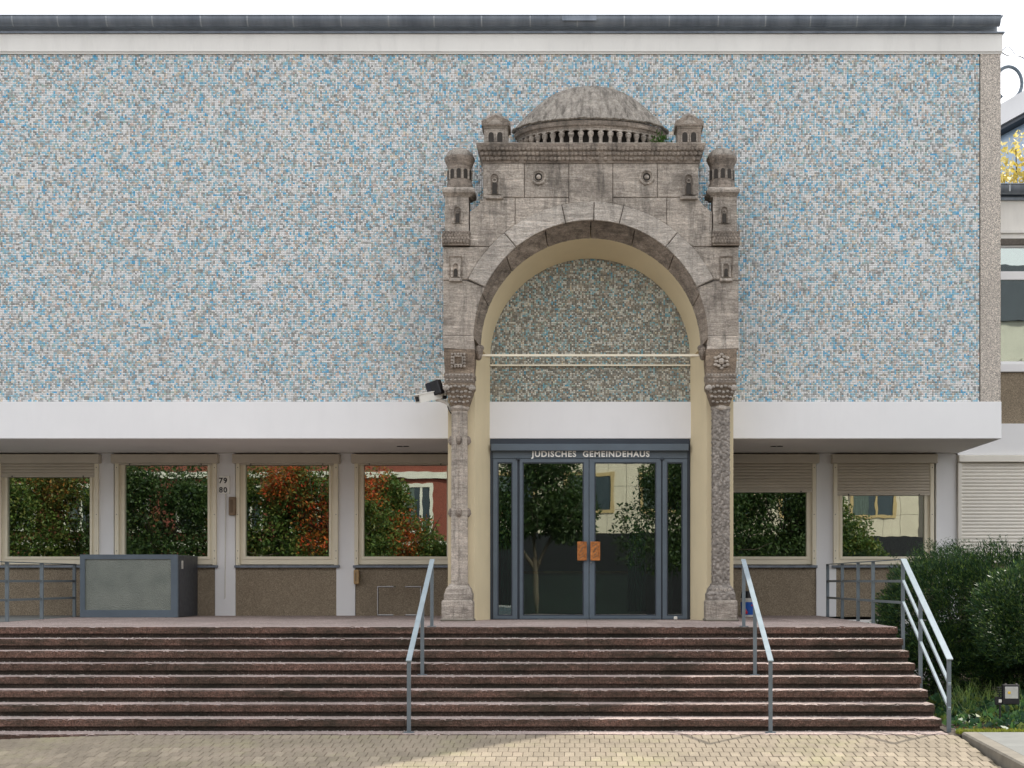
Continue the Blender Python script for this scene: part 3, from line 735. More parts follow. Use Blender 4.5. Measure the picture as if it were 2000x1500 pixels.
# ---------------- columns
def square_loft(name, secs, cpx, yc, mat, par, oct_=False, bev=0):
    mm = MB(); rings = []
    for hw, py in secs:
        h = hw/F*YP; z_ = PZ(py); c = PX(cpx)
        if oct_:
            k = .41421*h; rings.append([(c+a*h if abs(a) == 1 else c+a, yc+b*h if abs(b) == 1 else yc+b, z_) for a, b in ((1, -k), (1, k), (k, 1), (-k, 1), (-1, k), (-1, -k), (-k, -1), (k, -1))])
        else: rings.append([(c-h, yc-h, z_), (c+h, yc-h, z_), (c+h, yc+h, z_), (c-h, yc+h, z_)])
    mm.loft(rings); 
    return mm.build(name, mat, par)
YCOL = YP+.21
for side in (0, 1):
    cp = 895.5 if side == 0 else 1410.0
    col = None
    if side == 0:
        col = square_loft('column', [(16.2, 1142), (15.4, 797)], cp, YCOL, STONE, portal, True)
        for py in (858, 1000):
            c = PX(cp); z_ = PZ(py); h = 16/F*YP
            for dx, dy in ((0, -1), (-1, 0), (1, 0)):
                mm = MB(); mm.ball((c+dx*h, YCOL+dy*h, z_), .064, 12, 8, (.8, .8, 1.15)); mm.ball((c+dx*h*1.2, YCOL+dy*h*1.2, z_-.015), .03, 10, 6)
                mm.build('boss', STONE2, col, smooth=True)
        mm = MB()
        mm.box(PX(cp)-.004, PX(cp)+.002, YCOL-16/F*YP-.003, YCOL-16/F*YP+.02, PZ(1138), PZ(802))
        mm.build('rib', STONE2, col)
    else:
        mm = MB(); nn = 40; mz = 150; hw = 17/F*YP; rings = []
        for j in range(mz+1):
            z_ = PZ(1142)+(PZ(797)-PZ(1142))*j/mz; r = []
            for k in range(nn):
                t = 2*math.pi*k/nn; q = hw/max(abs(math.cos(t)), abs(math.sin(t)))**.8
                d = .010*math.sin(t*8+z_*14)*math.sin(z_*46)+.007*math.sin(t*13-z_*31)+random.uniform(-.004, .004)
                r.append((PX(cp)+(q*.98+d)*math.cos(t), YCOL+(q*.98+d)*math.sin(t), z_))
            rings.append(r)
        mm.loft(rings); col = mm.build('column', CARVED, portal, smooth=True)
    # base
    mm = MB(); h = 29/F*YP; cX = PX(cp)-(.02 if side == 0 else -.0)
    mm.box(cX-h-.012, cX+h+.012, YCOL-h-.012, YCOL+h+.012, ZL+.001, PZ(1172), .02); mm.build('plinth', STONE, col)
    MB().box(cX-h-.03, cX+h+.03, YCOL-h-.04, YCOL+h+.03, ZL+.0012, ZL+.035, .012).build('bed_mortar', KERBM, col)
    square_loft('base', [(27.5, 1171.5), (27.5, 1160), (26, 1158), (24, 1150), (18.5, 1143), (18.5, 1140)], cp-1, YCOL, STONE if side == 0 else CARVED, col)
    mm = MB()
    for k in range(5):
        x_ = PX(cp-1)+(k-2)*.062; mm.ball((x_, YCOL-.185, PZ(1153)), .035, 8, 6, (.75, .5, 1.1))
    mm.build('base_leaf', STONE, col, smooth=True)
    # capital
    mm = MB(); mm.lathe([(17/F*YP, PZ(800)), (19/F*YP, PZ(798)), (20/F*YP, PZ(795)), (19/F*YP, PZ(792)), (17/F*YP, PZ(790))], PX(cp), YCOL, 24); mm.build('astragal', STONE, col, smooth=True)
    cpc = cp+(1.5 if side == 0 else -1)
    square_loft('capital', [(16.5, 791), (19, 785), (23.5, 772), (27, 760), (29, 757), (29, 747.5)], cpc, YCOL, BROWNST, col)
    mm = MB(); H_ = lambda hw: hw/F*YP
    for row, (py, hw, nb, r) in enumerate(((784, 20.5, 5, .026), (774.5, 23.5, 6, .029), (765, 26.5, 6, .031), (755, 29.5, 7, .030))):
        for k in range(nb):
            u = (k+.5)/nb*2-1
            mm.ball((PX(cpc)+u*H_(hw)*.95, YCOL-H_(hw)+.004, PZ(py)+.006*(-1)**k), r, 7, 5, (1, .9, .75))
    for s_ in (-1, 1): mm.ball((PX(cpc)+s_*H_(25), YCOL-H_(29)-.01, PZ(758)), .056, 12, 8, (1, .6, .8))
    mm.build('capital_carving', STONEV, col, smooth=True)['kind'] = 'stuff'
    square_loft('abacus', [(28, 747), (28.5, 738), (29.5, 737), (29.5, 729)], cpc, YCOL, STONE2, col)
    mm = MB()
    for py, nb in ((733, 9), (742, 7)):
        for k in range(nb): mm.ball((PX(cpc)+((k+.5)/nb*2-1)*H_(28), YCOL-H_(29.5 if py < 737 else 28.4), PZ(py)), .016, 7, 5)
    mm.build('abacus_beads', STONEV, col)['kind'] = 'stuff'
    sb = square_loft('springer_block', [(28, 728.5), (29.5, 705), (30, 682)], cpc, YCOL+.02, BROWNST, col)
    mm = MB(); cz = PZ(704 if side == 0 else 706)
    if side == 0:
        for i in range(16):
            t = i/16*4; s_, f_ = int(t), (t % 1)*2-1
            x_, z_ = ((f_, -1), (1, f_), (-f_, 1), (-1, -f_))[s_]
            mm.ball((PX(cpc-2)+x_*.095, YCOL-H_(29.4), cz+z_*.095), .022, 7, 5)
        for s_ in (-1, 1):
            mm.box(PX(cpc-2)+s_*.065-.009, PX(cpc-2)+s_*.065+.009, YCOL-H_(30)-.01, YCOL-H_(29)+.02, cz-.065, cz+.065)
            mm.box(PX(cpc-2)-.056, PX(cpc-2)+.056, YCOL-H_(30)-.01, YCOL-H_(29)+.02, cz+s_*.065-.009, cz+s_*.065+.009)
    else:
        for i in range(12):
            t = 2*math.pi*i/12; rr = .105 if i % 2 else .08
            mm.ball((PX(cpc)+rr*math.cos(t), YCOL-H_(29.4), cz+rr*math.sin(t)), .03, 8, 5, (1.1, .6, .8))
        mm.ball((PX(cpc), YCOL-H_(29.4), cz), .05, 10, 6, (1, .6, 1))
    mm.build('rosette', STONE, col, smooth=True)

# ---------------- niches and roundels
def arch_poly(cx, zb_, hw, h, n=8):
    return [(cx-hw, zb_), (cx+hw, zb_)]+[(cx+hw*math.cos(math.pi*k/n), zb_+h-hw+hw*math.sin(math.pi*k/n)) for k in range(n+1)]
def niche(cpx, ytop, ybot, hwpx, y0, wbot=None, oculus=True, sill=True, frame=1.7, par=None):
    cx, zt, zb_, hw = PX(cpx), PZ(ytop), PZ(ybot), hwpx/F*YP
    inner = arch_poly(cx, zb_, hw, zt-zb_); outer = arch_poly(cx, zb_, hw*frame, (zt-zb_)+hw*(frame-1)*.9)
    mm = MB(); n_ = len(inner)
    yf = y0-.022
    I0 = [(x_, yf, z_) for x_, z_ in inner]; O0 = [(x_, yf, z_) for x_, z_ in outer]; O1 = [(x_, y0+.01, z_) for x_, z_ in outer]; I1 = [(x_, y0+.01, z_) for x_, z_ in inner]
    mm.loft([I1, I0, O0, O1], closed=True, cap=False)
    o = mm.build('niche_frame', STONE, par or portal)
    hb = (zt-zb_)*.56
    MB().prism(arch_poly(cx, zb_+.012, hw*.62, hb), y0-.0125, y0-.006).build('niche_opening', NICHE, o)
    MB().prism(inner, y0-.006, y0-.002).build('niche_back', STONE2, o)
    if oculus:
        mm = MB(); mm.lathe([(hw*.62, -.004), (hw*.62, .012), (hw*.36, .012), (hw*.36, -.004)], 0, 0, 14)
        q = mm.build('oculus', STONE, o); q.rotation_euler = (R(90), 0, 0); q.location = (cx, y0-.006, zb_+hb+hw*.72)
    if sill: MB().box(cx-hw*frame*1.35, cx+hw*frame*1.35, y0-.05, y0+.01, zb_-.075, zb_-.028, .008).build('niche_sill', STONE, o)
    return o
niche(966, 340, 380, 7.5, YP); niche(1345, 341, 381, 7.5, YP)
for cpx in (1052, 1263):
    cc = (PX(cpx), YP-.004, PZ(346))
    q = MB().disc([(.12, -.01), (.118, .020), (.10, .026), (.088, .020), (.08, .004), (.066, .020), (.06, .008), (.058, -.01)], cc, 28).build('roundel', STONE, portal, smooth=True)
    MB().ball((cc[0], cc[1]-.006, cc[2]), .036, 12, 8, (1, .7, 1)).build('roundel_boss', STONE, q)
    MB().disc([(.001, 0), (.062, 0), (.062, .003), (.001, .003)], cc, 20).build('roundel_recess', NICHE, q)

# ---------------- turrets
for side in (0, 1):
    M_ = (lambda v: v) if side == 0 else mir
    cp = M_(891.5); ct = M_(896)
    tur = square_loft('turret', [(23.5, 452), (23, 382)], M_(892), YP+.19, STONE, portal)
    yfr = YP+.19-23.4/F*YP
    niche(M_(893.5), 404, 436, 6.5, yfr, par=tur, sill=False)
    # rough tiled ledge
    mm = MB(); XA, XB = sorted((PX(M_(864)), PX(M_(917))))
    mm.loft([[(x_, YP-.055, PZ(480)), (x_, YP-.055, PZ(474)), (x_, yfr-.005, PZ(451)), (x_, YP+.3, PZ(451)), (x_, YP+.3, PZ(480))] for x_ in (XA, XB)])
    ld = mm.build('tiled_ledge', STONE2, tur)
    mm = MB()
    for k in range(9):
        x_ = XA+(k+.5)/9*(XB-XA)
        for q in range(4):
            f_ = q/4; a_ = Vector((x_+(.01 if q % 2 else -.01), YP-.06+f_*.06, PZ(476)+f_*(PZ(451)-PZ(476))))
            mm.ball(a_+Vector((0, -.002, .02)), .03, 7, 5, (.85, .7, 1.1))
    mm.build('ledge_tile', STONE2, ld, smooth=True)
    # window below ledge, with rectangular surround
    cw = M_(890); o = niche(cw, 515, 541, 5.5, YP, oculus=False, sill=True)
    mm = MB(); fx0, fx1 = sorted((PX(M_(877)), PX(M_(903)))); fz0, fz1 = PZ(544), PZ(500); t_ = .014
    for b_ in ((fx0, fx0+t_, fz0, fz1), (fx1-t_, fx1, fz0, fz1), (fx0+t_, fx1-t_, fz1-t_, fz1)): mm.box(b_[0], b_[1], YP-.018, YP+.01, b_[2], b_[3])
    mm.build('surround', STONE2, o)
    # string course and round drum
    square_loft('string_course', [(23.6, 384), (25, 382), (31, 377), (32, 372), (30, 368), (27, 366)], M_(895.5), YP+.19, STONE, tur)
    cX = PX(ct); yc = YP+.19; u = 1/F*YP
    mm = MB(); mm.lathe([(25.5*u, PZ(367)), (25.5*u, PZ(356)), (24.5*u, PZ(353)), (23.5*u, PZ(350)), (23.5*u, PZ(324)), (25*u, PZ(318)), (28*u, PZ(312)), (30*u, PZ(307)), (30*u, PZ(303.5)), (28*u, PZ(302))], cX, yc, 32)
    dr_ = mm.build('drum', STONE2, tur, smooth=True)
    mm = MB(); prof_ = [(27.5*u*math.cos(t), PZ(302.2)+.155*math.sin(t)) for t in [math.pi/2*k/7 for k in range(8)]]; prof_[-1] = (.002, prof_[-1][1])
    mm.lathe([(28.5*u, PZ(302.2)), (28.5*u, PZ(300.6))]+prof_, cX, yc, 32); mm.build('cap_dome', STONED, tur, smooth=True)
    for k in range(9):
        t = R(-90+(k-4)*34); d = Vector((math.cos(t), math.sin(t), 0)); s_ = Vector((-d.y, d.x, 0)); c = Vector((cX, yc, 0))+d*(23.5*u)
        hw = .030; zb_, zt_ = PZ(347), PZ(328); pts = [(-hw, zb_), (hw, zb_)]+[(hw*math.cos(math.pi*q/6), zt_-hw+hw*math.sin(math.pi*q/6)) for q in range(7)]
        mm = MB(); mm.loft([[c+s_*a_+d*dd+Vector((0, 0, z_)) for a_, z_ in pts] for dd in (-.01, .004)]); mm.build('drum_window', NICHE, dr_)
        c2 = Vector((cX, yc, 0))+Vector((math.cos(t+R(17)), math.sin(t+R(17)), 0))*(23.7*u)
        MB().lathe([(.014, PZ(347)), (.012, PZ(332)), (.02, PZ(328))], c2.x, c2.y, 8).build('drum_colonnette', STONE, dr_)

# ---------------- cornice with rows of beads
mm = MB(); secs = [(943, 319), (941, 312), (938.5, 304), (936, 296), (932, 290), (931, 284)]
rings = []
for x_, py in secs:
    h = (PC-x_)/F*YP; d = (943-x_)/F*YP*1.0; rings.append([(CXm-h, YP-.01-d, PZ(py)), (CXm+h, YP-.01-d, PZ(py)), (CXm+h, YC-.02, PZ(py)), (CXm-h, YC-.02, PZ(py))])
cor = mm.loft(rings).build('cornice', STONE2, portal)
mm = MB()
for row, (py, x_, r) in enumerate(((311, 940.6, .036), (302, 938, .038), (293, 935, .040))):
    nb = 52; h = (PC-x_)/F*YP; d = (943-x_)/F*YP
    for k in range(nb):
        if random.random() < .04: continue
        mm.ball((CXm-h+(k+.5)/nb*2*h, YP-.012-d, PZ(py)+random.uniform(-.003, .003)), r, 7, 5, (1.0, .8, .95))
bo = mm.build('cornice_beads', STONE2, cor, smooth=True); bo['kind'] = 'stuff'
bx('cornice_top', STONE, cor, CXm-223.5/F*YP, CXm+223.5/F*YP, YP-.105, YC-.02, PZ(284), PZ(282.2))

# ---------------- dome with colonnade
zd0 = PZ(282.2); DX, DYd = CXm+.0, YC-.05
rxd, ryd = 1.16, .74
mm = MB(); mm.lathe([(.80, zd0), (.80, zd0+.34)], DX, DYd, 40, 180, 360, rxd, ryd); drum = mm.build('dome_drum', NICHE, portal, smooth=True)
mm = MB(); mm.lathe([(1.0, zd0), (1.0, zd0+.02), (.95, zd0+.03), (.9, zd0+.03)], DX, DYd, 40, 180, 360, rxd, ryd); mm.build('drum_foot', STONE, drum, smooth=True)
nb = 23
for k in range(nb):
    t = R(180+180*(k+.5)/nb); x_, y_ = DX+rxd*.975*math.cos(t), DYd+ryd*.975*math.sin(t)
    mm = MB(); mm.lathe([(.042, zd0+.005), (.042, zd0+.03), (.03, zd0+.045), (.028, zd0+.18), (.036, zd0+.19), (.046, zd0+.215), (.048, zd0+.25), (.03, zd0+.262)], x_, y_, 10); mm.build('baluster', STONE if 3 < k < 19 else STONE2, drum, smooth=True)
# arcade band with arched heads
mm = MB()
for k in range(nb+1):
    t0 = 180+180*(k-.5)/nb; t1 = 180+180*(k+.5)/nb
    outer, inner = [], []
    for q in range(9):
        f_ = q/8; t = R(max(180, min(360, t0+(t1-t0)*f_))); zz = zd0+.235+.055*math.sqrt(max(0, 1-(2*f_-1)**2*1.15))
        outer.append((DX+rxd*.995*math.cos(t), DYd+ryd*.995*math.sin(t), zz)); inner.append((DX+rxd*.995*math.cos(t), DYd+ryd*.995*math.sin(t), zd0+.325))
    mm.loft([outer, inner], closed=False)
    mm.loft([outer, [(DX+(x_-DX)*.94, DYd+(y_-DYd)*.94, z_) for x_, y_, z_ in outer]], closed=False)
mm.build('arcade', STONE, drum)
mm = MB(); mm.lathe([(.90, zd0+.30), (1.0, zd0+.31), (1.01, zd0+.34), (1.035, zd0+.355), (1.05, zd0+.40), (1.04, zd0+.425), (1.0, zd0+.44), (.9, zd0+.44)], DX, DYd, 48, 180, 360, rxd, ryd); mm.build('dome_ring', STONE2, drum, smooth=True)
hD = 1.02-.41-.0
def ribf(k, z_):
    t = (k % 6)/6; return 1+.045*(math.sin(math.pi*t)**.5)*(1 if z_ > zd0+.5 else 0)
prof_ = [(1.06, zd0+.43), (1.05, zd0+.47)]
for r_, h_ in ((.985, .06), (.94, .16), (.88, .27), (.81, .38), (.745, .49), (.68, .59), (.615, .68), (.55, .755), (.48, .825), (.40, .88), (.32, .93), (.22, .967), (.11, .99), (.01, 1.0)): prof_.append((r_, zd0+.47+.70*h_))
mm = MB(); mm.lathe(prof_, DX, DYd, 144, 180, 360, rxd, ryd, fn=ribf)
for v in mm.bm.verts:
    v.co += Vector((random.uniform(-1, 1), random.uniform(-1, 1), random.uniform(-1, 1)))*.004
dome = mm.build('dome', STONED, portal, smooth=True)
mm = MB()
for k in range(56):
    t = R(181+178*k/55); x_, y_ = DX+rxd*1.055*math.cos(t), DYd+ryd*1.055*math.sin(t)
    mm.ball((x_, y_, zd0+.455+random.uniform(-.008, .008)), .04, 7, 5, (1, 1, .55))
mm.build('dome_rim_carving', STONED, dome, smooth=True)
# little corner towers
for side in (0, 1):
    cp = 968 if side == 0 else 1347; c = PX(cp); u = F/YP; y0_ = YP+.03
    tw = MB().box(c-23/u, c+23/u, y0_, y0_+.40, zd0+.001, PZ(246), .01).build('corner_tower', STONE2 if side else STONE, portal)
    for d_ in (-9, 8):
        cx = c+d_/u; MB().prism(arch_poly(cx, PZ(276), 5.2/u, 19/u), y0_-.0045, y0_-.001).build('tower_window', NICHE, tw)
        for s_ in (-1, 1): MB().lathe([(.010, PZ(276)), (.008, PZ(263)), (.014, PZ(261))], cx+s_*6.4/u, y0_-.006, 8).build('tower_colonnette', STONE, tw)
    MB().box(c-24.5/u, c+24.5/u, y0_-.015, y0_+.42, PZ(249), PZ(247.5)+.03, .006).build('tower_moulding', STONE, tw)
    mm = MB(); g = [(c-27.5/u, PZ(246)), (c+27.5/u, PZ(246)), (c+28/u, PZ(236)), (c+25/u, PZ(235)), (c, PZ(223)), (c-25/u, PZ(235)), (c-28/u, PZ(236))]
    mm.prism(g, y0_-.035, y0_+.44, .008); gb = mm.build('gable', STONE2, tw)
    MB().prism([(c-15/u, PZ(242)), (c+15/u, PZ(242)), (c, PZ(229.5))], y0_-.040, y0_-.036).build('gable_panel', STONE, gb)
    MB().ball((c, y0_+.22, PZ(233.5)), 20/u, 14, 10, (1, 1, 1.1)).build('tower_dome', STONED, tw, smooth=True)

# ================================================================ SMALL THINGS ON AND BY THE BUILDING
def sub(o): return o
# railings
def post(mm, x_, y_, z0_, z1_, wx=.03, wy=.05): mm.box(x_-wx/2, x_+wx/2, y_-wy/2, y_+wy/2, z0_, z1_, .003)
def hand(xh, name_lbl):
    yT, yB = 20.06, 17.22; zT, zB = sz(1093, yT), sz(1291, yB)
    h = empty('handrail', (xh, 18.6, 0), name_lbl, 'handrail', 'handrails in the middle of the steps')
    mm = MB(); mm.bar((xh, yT, zT), (xh, yB, zB), .062, .014); mm.build('rail', RAILT, h)
    sl_ = (zT-zB)/(yT-yB)
    for y_, zb_ in ((yT-.05, ZL), (18.76, 4*RISE), (yB+.04, gz(xh, yB)+.0)):
        mm = MB(); mm.box(xh-.022, xh+.022, y_-.022, y_+.022, zb_, zT+sl_*(y_-yT)-.006, .003); o = mm.build('post', RAIL, h)
        mm = MB(); mm.box(xh-.06, xh+.06, y_-.05, y_+.05, zb_+.0005, zb_+.010, .002); mm.build('foot_plate', RAIL, o)
hand(-1.95, 'blue grey metal handrail on the steps left of the portal')
hand(2.27, 'blue grey metal handrail on the steps right of the portal')
# right railing: landing run and flight run
rr = empty('stair_railing', (4.33, 20, 0), 'three bar metal railing along the right edge of steps and landing', 'railing')
xr = 4.36; yT, yB = 19.72, 17.24; zT, zB = sz(1092, yT), sz(1288, yB); slr = (zT-zB)/(yT-yB)
MB().bar((xr, yT-.03, zT), (xr, yB, zB), .075, .014).build('top_rail', RAILT, rr)
for dz in (.29, .575):
    MB().bar((xr, yT-.02, zT-dz), (xr, yB+.02, zB-dz), .034, .03).build('bar', RAILT, rr)
for y_, zb_ in ((yT, .35), (18.72, .15), (yB+.05, -.02)):
    mm = MB(); post(mm, xr, y_, zb_, zT+slr*(y_-yT)-.006, .045, .045); mm.build('post', RAIL, rr)
ztop = ZL+.905
for y_ in (20.55, 21.6, 22.75, 24.1, 25.5):
    if y_ > 20.6:
        mm = MB(); post(mm, xr-.02, y_, ZL, ztop-.006, .05, .035); mm.build('post', RAIL, rr)
MB().bar((xr-.02, yT-.02, ztop), (xr-.02, 25.53, ztop), .05, .014).build('top_rail', RAIL, rr)
for dz in (.29, .575): MB().bar((xr-.02, yT, ztop-dz), (xr-.02, 25.5, ztop-dz), .02, .035).build('bar', RAIL, rr)
# left railing
lr = empty('landing_railing', (-8.6, 22, ZL), 'dark metal railing on the left end of the landing before the glass screen', 'railing')
xl = -8.6
for y_ in (20.4, 22.35, 23.8, 25.35):
    mm = MB(); post(mm, xl, y_, ZL, ztop-.006, .055, .04); mm.build('post', RAIL, lr)
MB().bar((xl, 20.3, ztop), (xl, 25.4, ztop), .05, .014).build('top_rail', RAIL, lr)
for dz in (.29, .575): MB().bar((xl, 20.35, ztop-dz), (xl, 25.36, ztop-dz), .02, .035).build('bar', RAIL, lr)
# screen box of structured glass
yb0 = 25.05; bxp = lambda px: sx(px, yb0); bz = lambda py: sz(py, yb0)
scr = empty('glass_screen_box', (bxp(250), yb0, ZL), 'blue grey box with a big frosted glass panel standing on the landing at left', 'screen')
xa, xb = bxp(156), bxp(347); zt_ = bz(1083); t_ = .105
mm = MB(); mm.box(xa, xb, yb0, yb0+.06, ZL+.001, ZL+t_+.02); mm.box(xa, xb, yb0, yb0+.06, zt_-t_*.75, zt_)
mm.box(xa, xa+t_*.8, yb0+.0005, yb0+.0595, ZL+t_+.02, zt_-t_*.75); mm.box(xb-t_*.8-.03, xb, yb0+.0005, yb0+.0595, ZL+t_+.02, zt_-t_*.75)
fr = mm.build('frame', BLUE, scr)
bx('pane', FROST, scr, xa+t_*.8-.002, xb-t_*.8-.028, yb0+.025, yb0+.037, ZL+t_+.018, zt_-t_*.75+.002)
bx('backing', DARKW, scr, xa+.01, xb-.01, yb0+.075, yb0+.09, ZL+.01, zt_-.02)
MB().box(xb-.06, xb+.008, yb0+.061, YW-.05, ZL+.001, zt_-.008, .008).build('side_panel', plain('slate_panel', (.05, .056, .066), .5, .2, 3), scr)
MB().box(xa, xb-.061, yb0+.061, YW-.05, zt_-.04, zt_-.009).build('top_panel', BLUE, scr)
MB().box(xb+.009, xb+.02, yb0+.2, yb0+.29, zt_-.24, zt_-.10, .003).build('switch', WHITEP, scr)
# house number, conduit, boxes
hn = empty('house_number_sign', (bxw(437), YW-.02, sz(948, YW)), 'white enamel plate with house numbers 79 and 80 on the pier', 'sign')
MB().box(bxw(429), bxw(449.5), YW-.045, YW-.0125, sz(964.5, YW), sz(930, YW), .004).build('plate', PLATE, hn)
for s_, py in (('79', 944), ('80', 962)):
    split_letters(text('number', s_, .13, BLACK, hn, bxw(437), YW-.048, sz(py, YW), bxw(445)-bxw(429.5), .002, .003, 3), 'digit', hn)
cdn = MB().tube([(bxw(441), YW-.02, sz(965, YW)), (bxw(440), YW-.02, sz(1167, YW)), (bxw(438), YW-.02, sz(1169, YW))], .011, 8).build('conduit', WHITEP); tag(cdn, 'thin white conduit running down the pier below the house number', 'conduit')
def wallbox(name, a, b, c, d, lbl, mat, cat):
    e = empty(name, (bxw((a+b)/2), YW, sz(d, YW)), lbl, cat)
    MB().box(bxw(a), bxw(b), YW-.11, YW-.0125, sz(d, YW), sz(c, YW), .012).build('housing', mat, e)
    MB().box(bxw(a)+.03, bxw(b)-.05, YW-.115, YW-.1105, sz(d, YW)+.05, sz(c, YW)-.05, .003).build('cover', BROWNB, e)
wallbox('wall_box', 449, 463, 971, 1007, 'small brown box mounted on the pier beside the house number', plain('tan_box', (.24, .165, .10), .5, .2, 10), 'wall box')
wallbox('key_safe', 692.5, 703, 1113, 1141, 'small tan box low on the wall beside the white pier', plain('ochre_box', (.40, .26, .12), .5, .15, 10), 'wall box')
# two bent steel bars against the wall
for i, (xs, lbl) in enumerate((((738, 768), 'bent steel bar frame against the brown base wall, the left of two'), ((822, 792), 'bent steel bar frame against the brown base wall, nearer the column'))):
    e = empty('bar_frame', (bxw(xs[0]), YW-.25, ZL), lbl, 'bar frame', 'steel bar frames by the wall')
    yy = YW-.3; a, b = sx(xs[0], yy), sx(xs[1], yy); zt2 = sz(1146, yy)
    MB().tube([(b, yy, zt2), (a, yy, zt2)], .014, 8).build('top_bar', STEEL, e); MB().tube([(a, yy, zt2+.01), (a, yy, ZL+.01)], .014, 8).build('upright', STEEL, e)
    MB().tube([(a, yy, ZL+.016), (b, yy, ZL+.016)], .014, 8).build('foot_bar', STEEL, e); MB().tube([(b, yy, zt2), (b, YW+.01, zt2)], .012, 8).build('wall_arm', STEEL, e)
# camera and floodlight at the capital
YS = YP+.05; q = lambda px: sx(px, YS); qz = lambda py: sz(py, YS)
sec = empty('security_camera', (q(860), YS, qz(790)), 'white bullet security camera at the left capital', 'camera')
d = Vector((q(818)-q(858), -.28, qz(783)-qz(770))).normalized(); b0_ = Vector((q(858), YS+.12, qz(769)))
mm = MB(); mm.bar(b0_, b0_+d*.44, .135, .12); mm.build('body', WHITEP, sec)
mm = MB(); mm.bar(b0_+Vector((0, 0, .07))-d*.02, b0_+d*.54+Vector((0, 0, .07)), .16, .014); mm.build('sun_shield', WHITEP, sec)
mm = MB(); mm.bar(b0_+d*.4401, b0_+d*.447, .085, .075); mm.build('lens', BLACK, sec)
mm = MB(); mm.tube([b0_+Vector((0, 0, -.04))+d*.1, (q(868), YS+.12, qz(783)), (q(874), YS+.12, qz(788)), (q(879), YS+.16, qz(800))], .028, 8); mm.build('arm', WHITEP, sec)
mm = MB(); mm.tube([(q(873), YS+.1, qz(792)), (q(876), YS+.1, qz(800)), (q(880), YS+.14, qz(806))], .008, 6); mm.build('cable', BLACK, sec)
fl = empty('infrared_lamp', (q(849), YS, qz(772)), 'square black lamp mounted above the white security camera', 'lamp')
mm = MB(); a_ = R(-17); c = Vector((q(849), YS+.02, qz(758.5)))
mm.box(-.115, .115, -.07, .07, -.11, .11, .012); bmesh.ops.rotate(mm.bm, verts=mm.bm.verts, cent=(0, 0, 0), matrix=Matrix.Rotation(R(-17), 3, 'Y') @ Matrix.Rotation(R(-24), 3, 'Z')); bmesh.ops.translate(mm.bm, verts=mm.bm.verts, vec=c); mm.build('housing', BLACK, fl)
mm = MB(); mm.box(-.10, -.03, -.078, -.0705, -.10, .10, .002); bmesh.ops.rotate(mm.bm, verts=mm.bm.verts, cent=(0, 0, 0), matrix=Matrix.Rotation(R(-17), 3, 'Y') @ Matrix.Rotation(R(-24), 3, 'Z')); bmesh.ops.translate(mm.bm, verts=mm.bm.verts, vec=c); mm.build('window', plain('dark_lens', (.03, .03, .04), .15, .1, 5), fl)
mm = MB(); mm.tube([(q(852), YS+.04, qz(768)), (q(853), YS+.06, qz(775)), (q(870), YS+.12, qz(774))], .03, 8); mm.build('bracket', BLACK, fl)
MB().box(q(859), q(871), YS+.10, YS+.2, qz(775), qz(755), .01).build('junction_box', WHITEP, fl)
# bucket by the right handrail
yk = 25.6; kx = lambda px: sx(px, yk); kz = lambda py: sz(py, yk)
bk = empty('paint_bucket', (kx(1462), yk, ZL), 'white bucket with blue and red label standing behind the right handrail', 'bucket')
m_ = MB(); m_.lathe([(.001, ZL+.002), (.125, ZL+.002), (.138, ZL+.29), (.145, ZL+.30), (.145, ZL+.32), (.13, ZL+.32)], kx(1462), yk, 28); m_.build('tub', WHITEP, bk, smooth=True)
m_ = MB(); m_.lathe([(.1285, ZL+.035), (.138, ZL+.255)], kx(1462), yk, 28, 180, 360); m_.build('label', PRINTB, bk, smooth=True)
for (x_, z_, r_) in ((-.05, .08, .04), (-.06, .12, .03), (.03, .2, .03)):
    m_ = MB(); m_.ball((kx(1462)+x_, yk-math.sqrt(.138**2-x_**2)+.012, ZL+z_), r_, 10, 6, (1, .35, .8)); m_.build('print_mark', PRINTR, bk)
m_ = MB(); m_.lathe([(.001, ZL+.322), (.135, ZL+.322), (.12, ZL+.44), (.001, ZL+.45)], kx(1462), yk, 20); m_.build('black_bag', BLACK, bk, smooth=True)
# mat and door stop
mt = empty('door_mat', (sx(1160, 23.45), 23.4, ZL), 'narrow dark grating mat in front of the doors', 'mat')
bx('frame', STEEL, mt, sx(1050, 23.4), sx(1272, 23.4), 23.36, 23.56, ZL+.002, ZL+.012)
mm = MB()
for k in range(44): mm.box(sx(1050, 23.4)+.01+k*.0405, sx(1050, 23.4)+.03+k*.0405, 23.37, 23.55, ZL+.0125, ZL+.02)
g_ = mm.build('grating', BLACK, mt); g_['kind'] = 'stuff'
ds = MB(); ds.box(sx(1316, 23.5), sx(1323, 23.5), 23.48, 23.54, ZL+.001, ZL+.055, .01); ds.box(sx(1317, 23.5), sx(1322, 23.5), 23.47, 23.479, ZL+.01, ZL+.04); tag(ds.build('door_stop', WHITEP), 'small white door stop on the landing by the right sidelight', 'door stop')
# pot on the left window ledge
yp_ = YW+.19; pot = empty('potted_plant', (sx(52, yp_), yp_, ZL), 'leafy plant in a turquoise pot behind the leftmost window', 'plant')
zc_ = sz(1082, yp_); m_ = MB(); m_.lathe([(.001, zc_-.12), (.07, zc_-.12), (.095, zc_+.05), (.105, zc_+.05), (.105, zc_+.07), (.08, zc_+.07)], sx(52, yp_), yp_, 18); m_.build('pot', TURQ, pot, smooth=True)
MB().box(sx(10, yp_), sx(178, yp_), yp_-.11, yp_+.11, zc_-.16, zc_-.121).build('ledge', WHITEP, main)

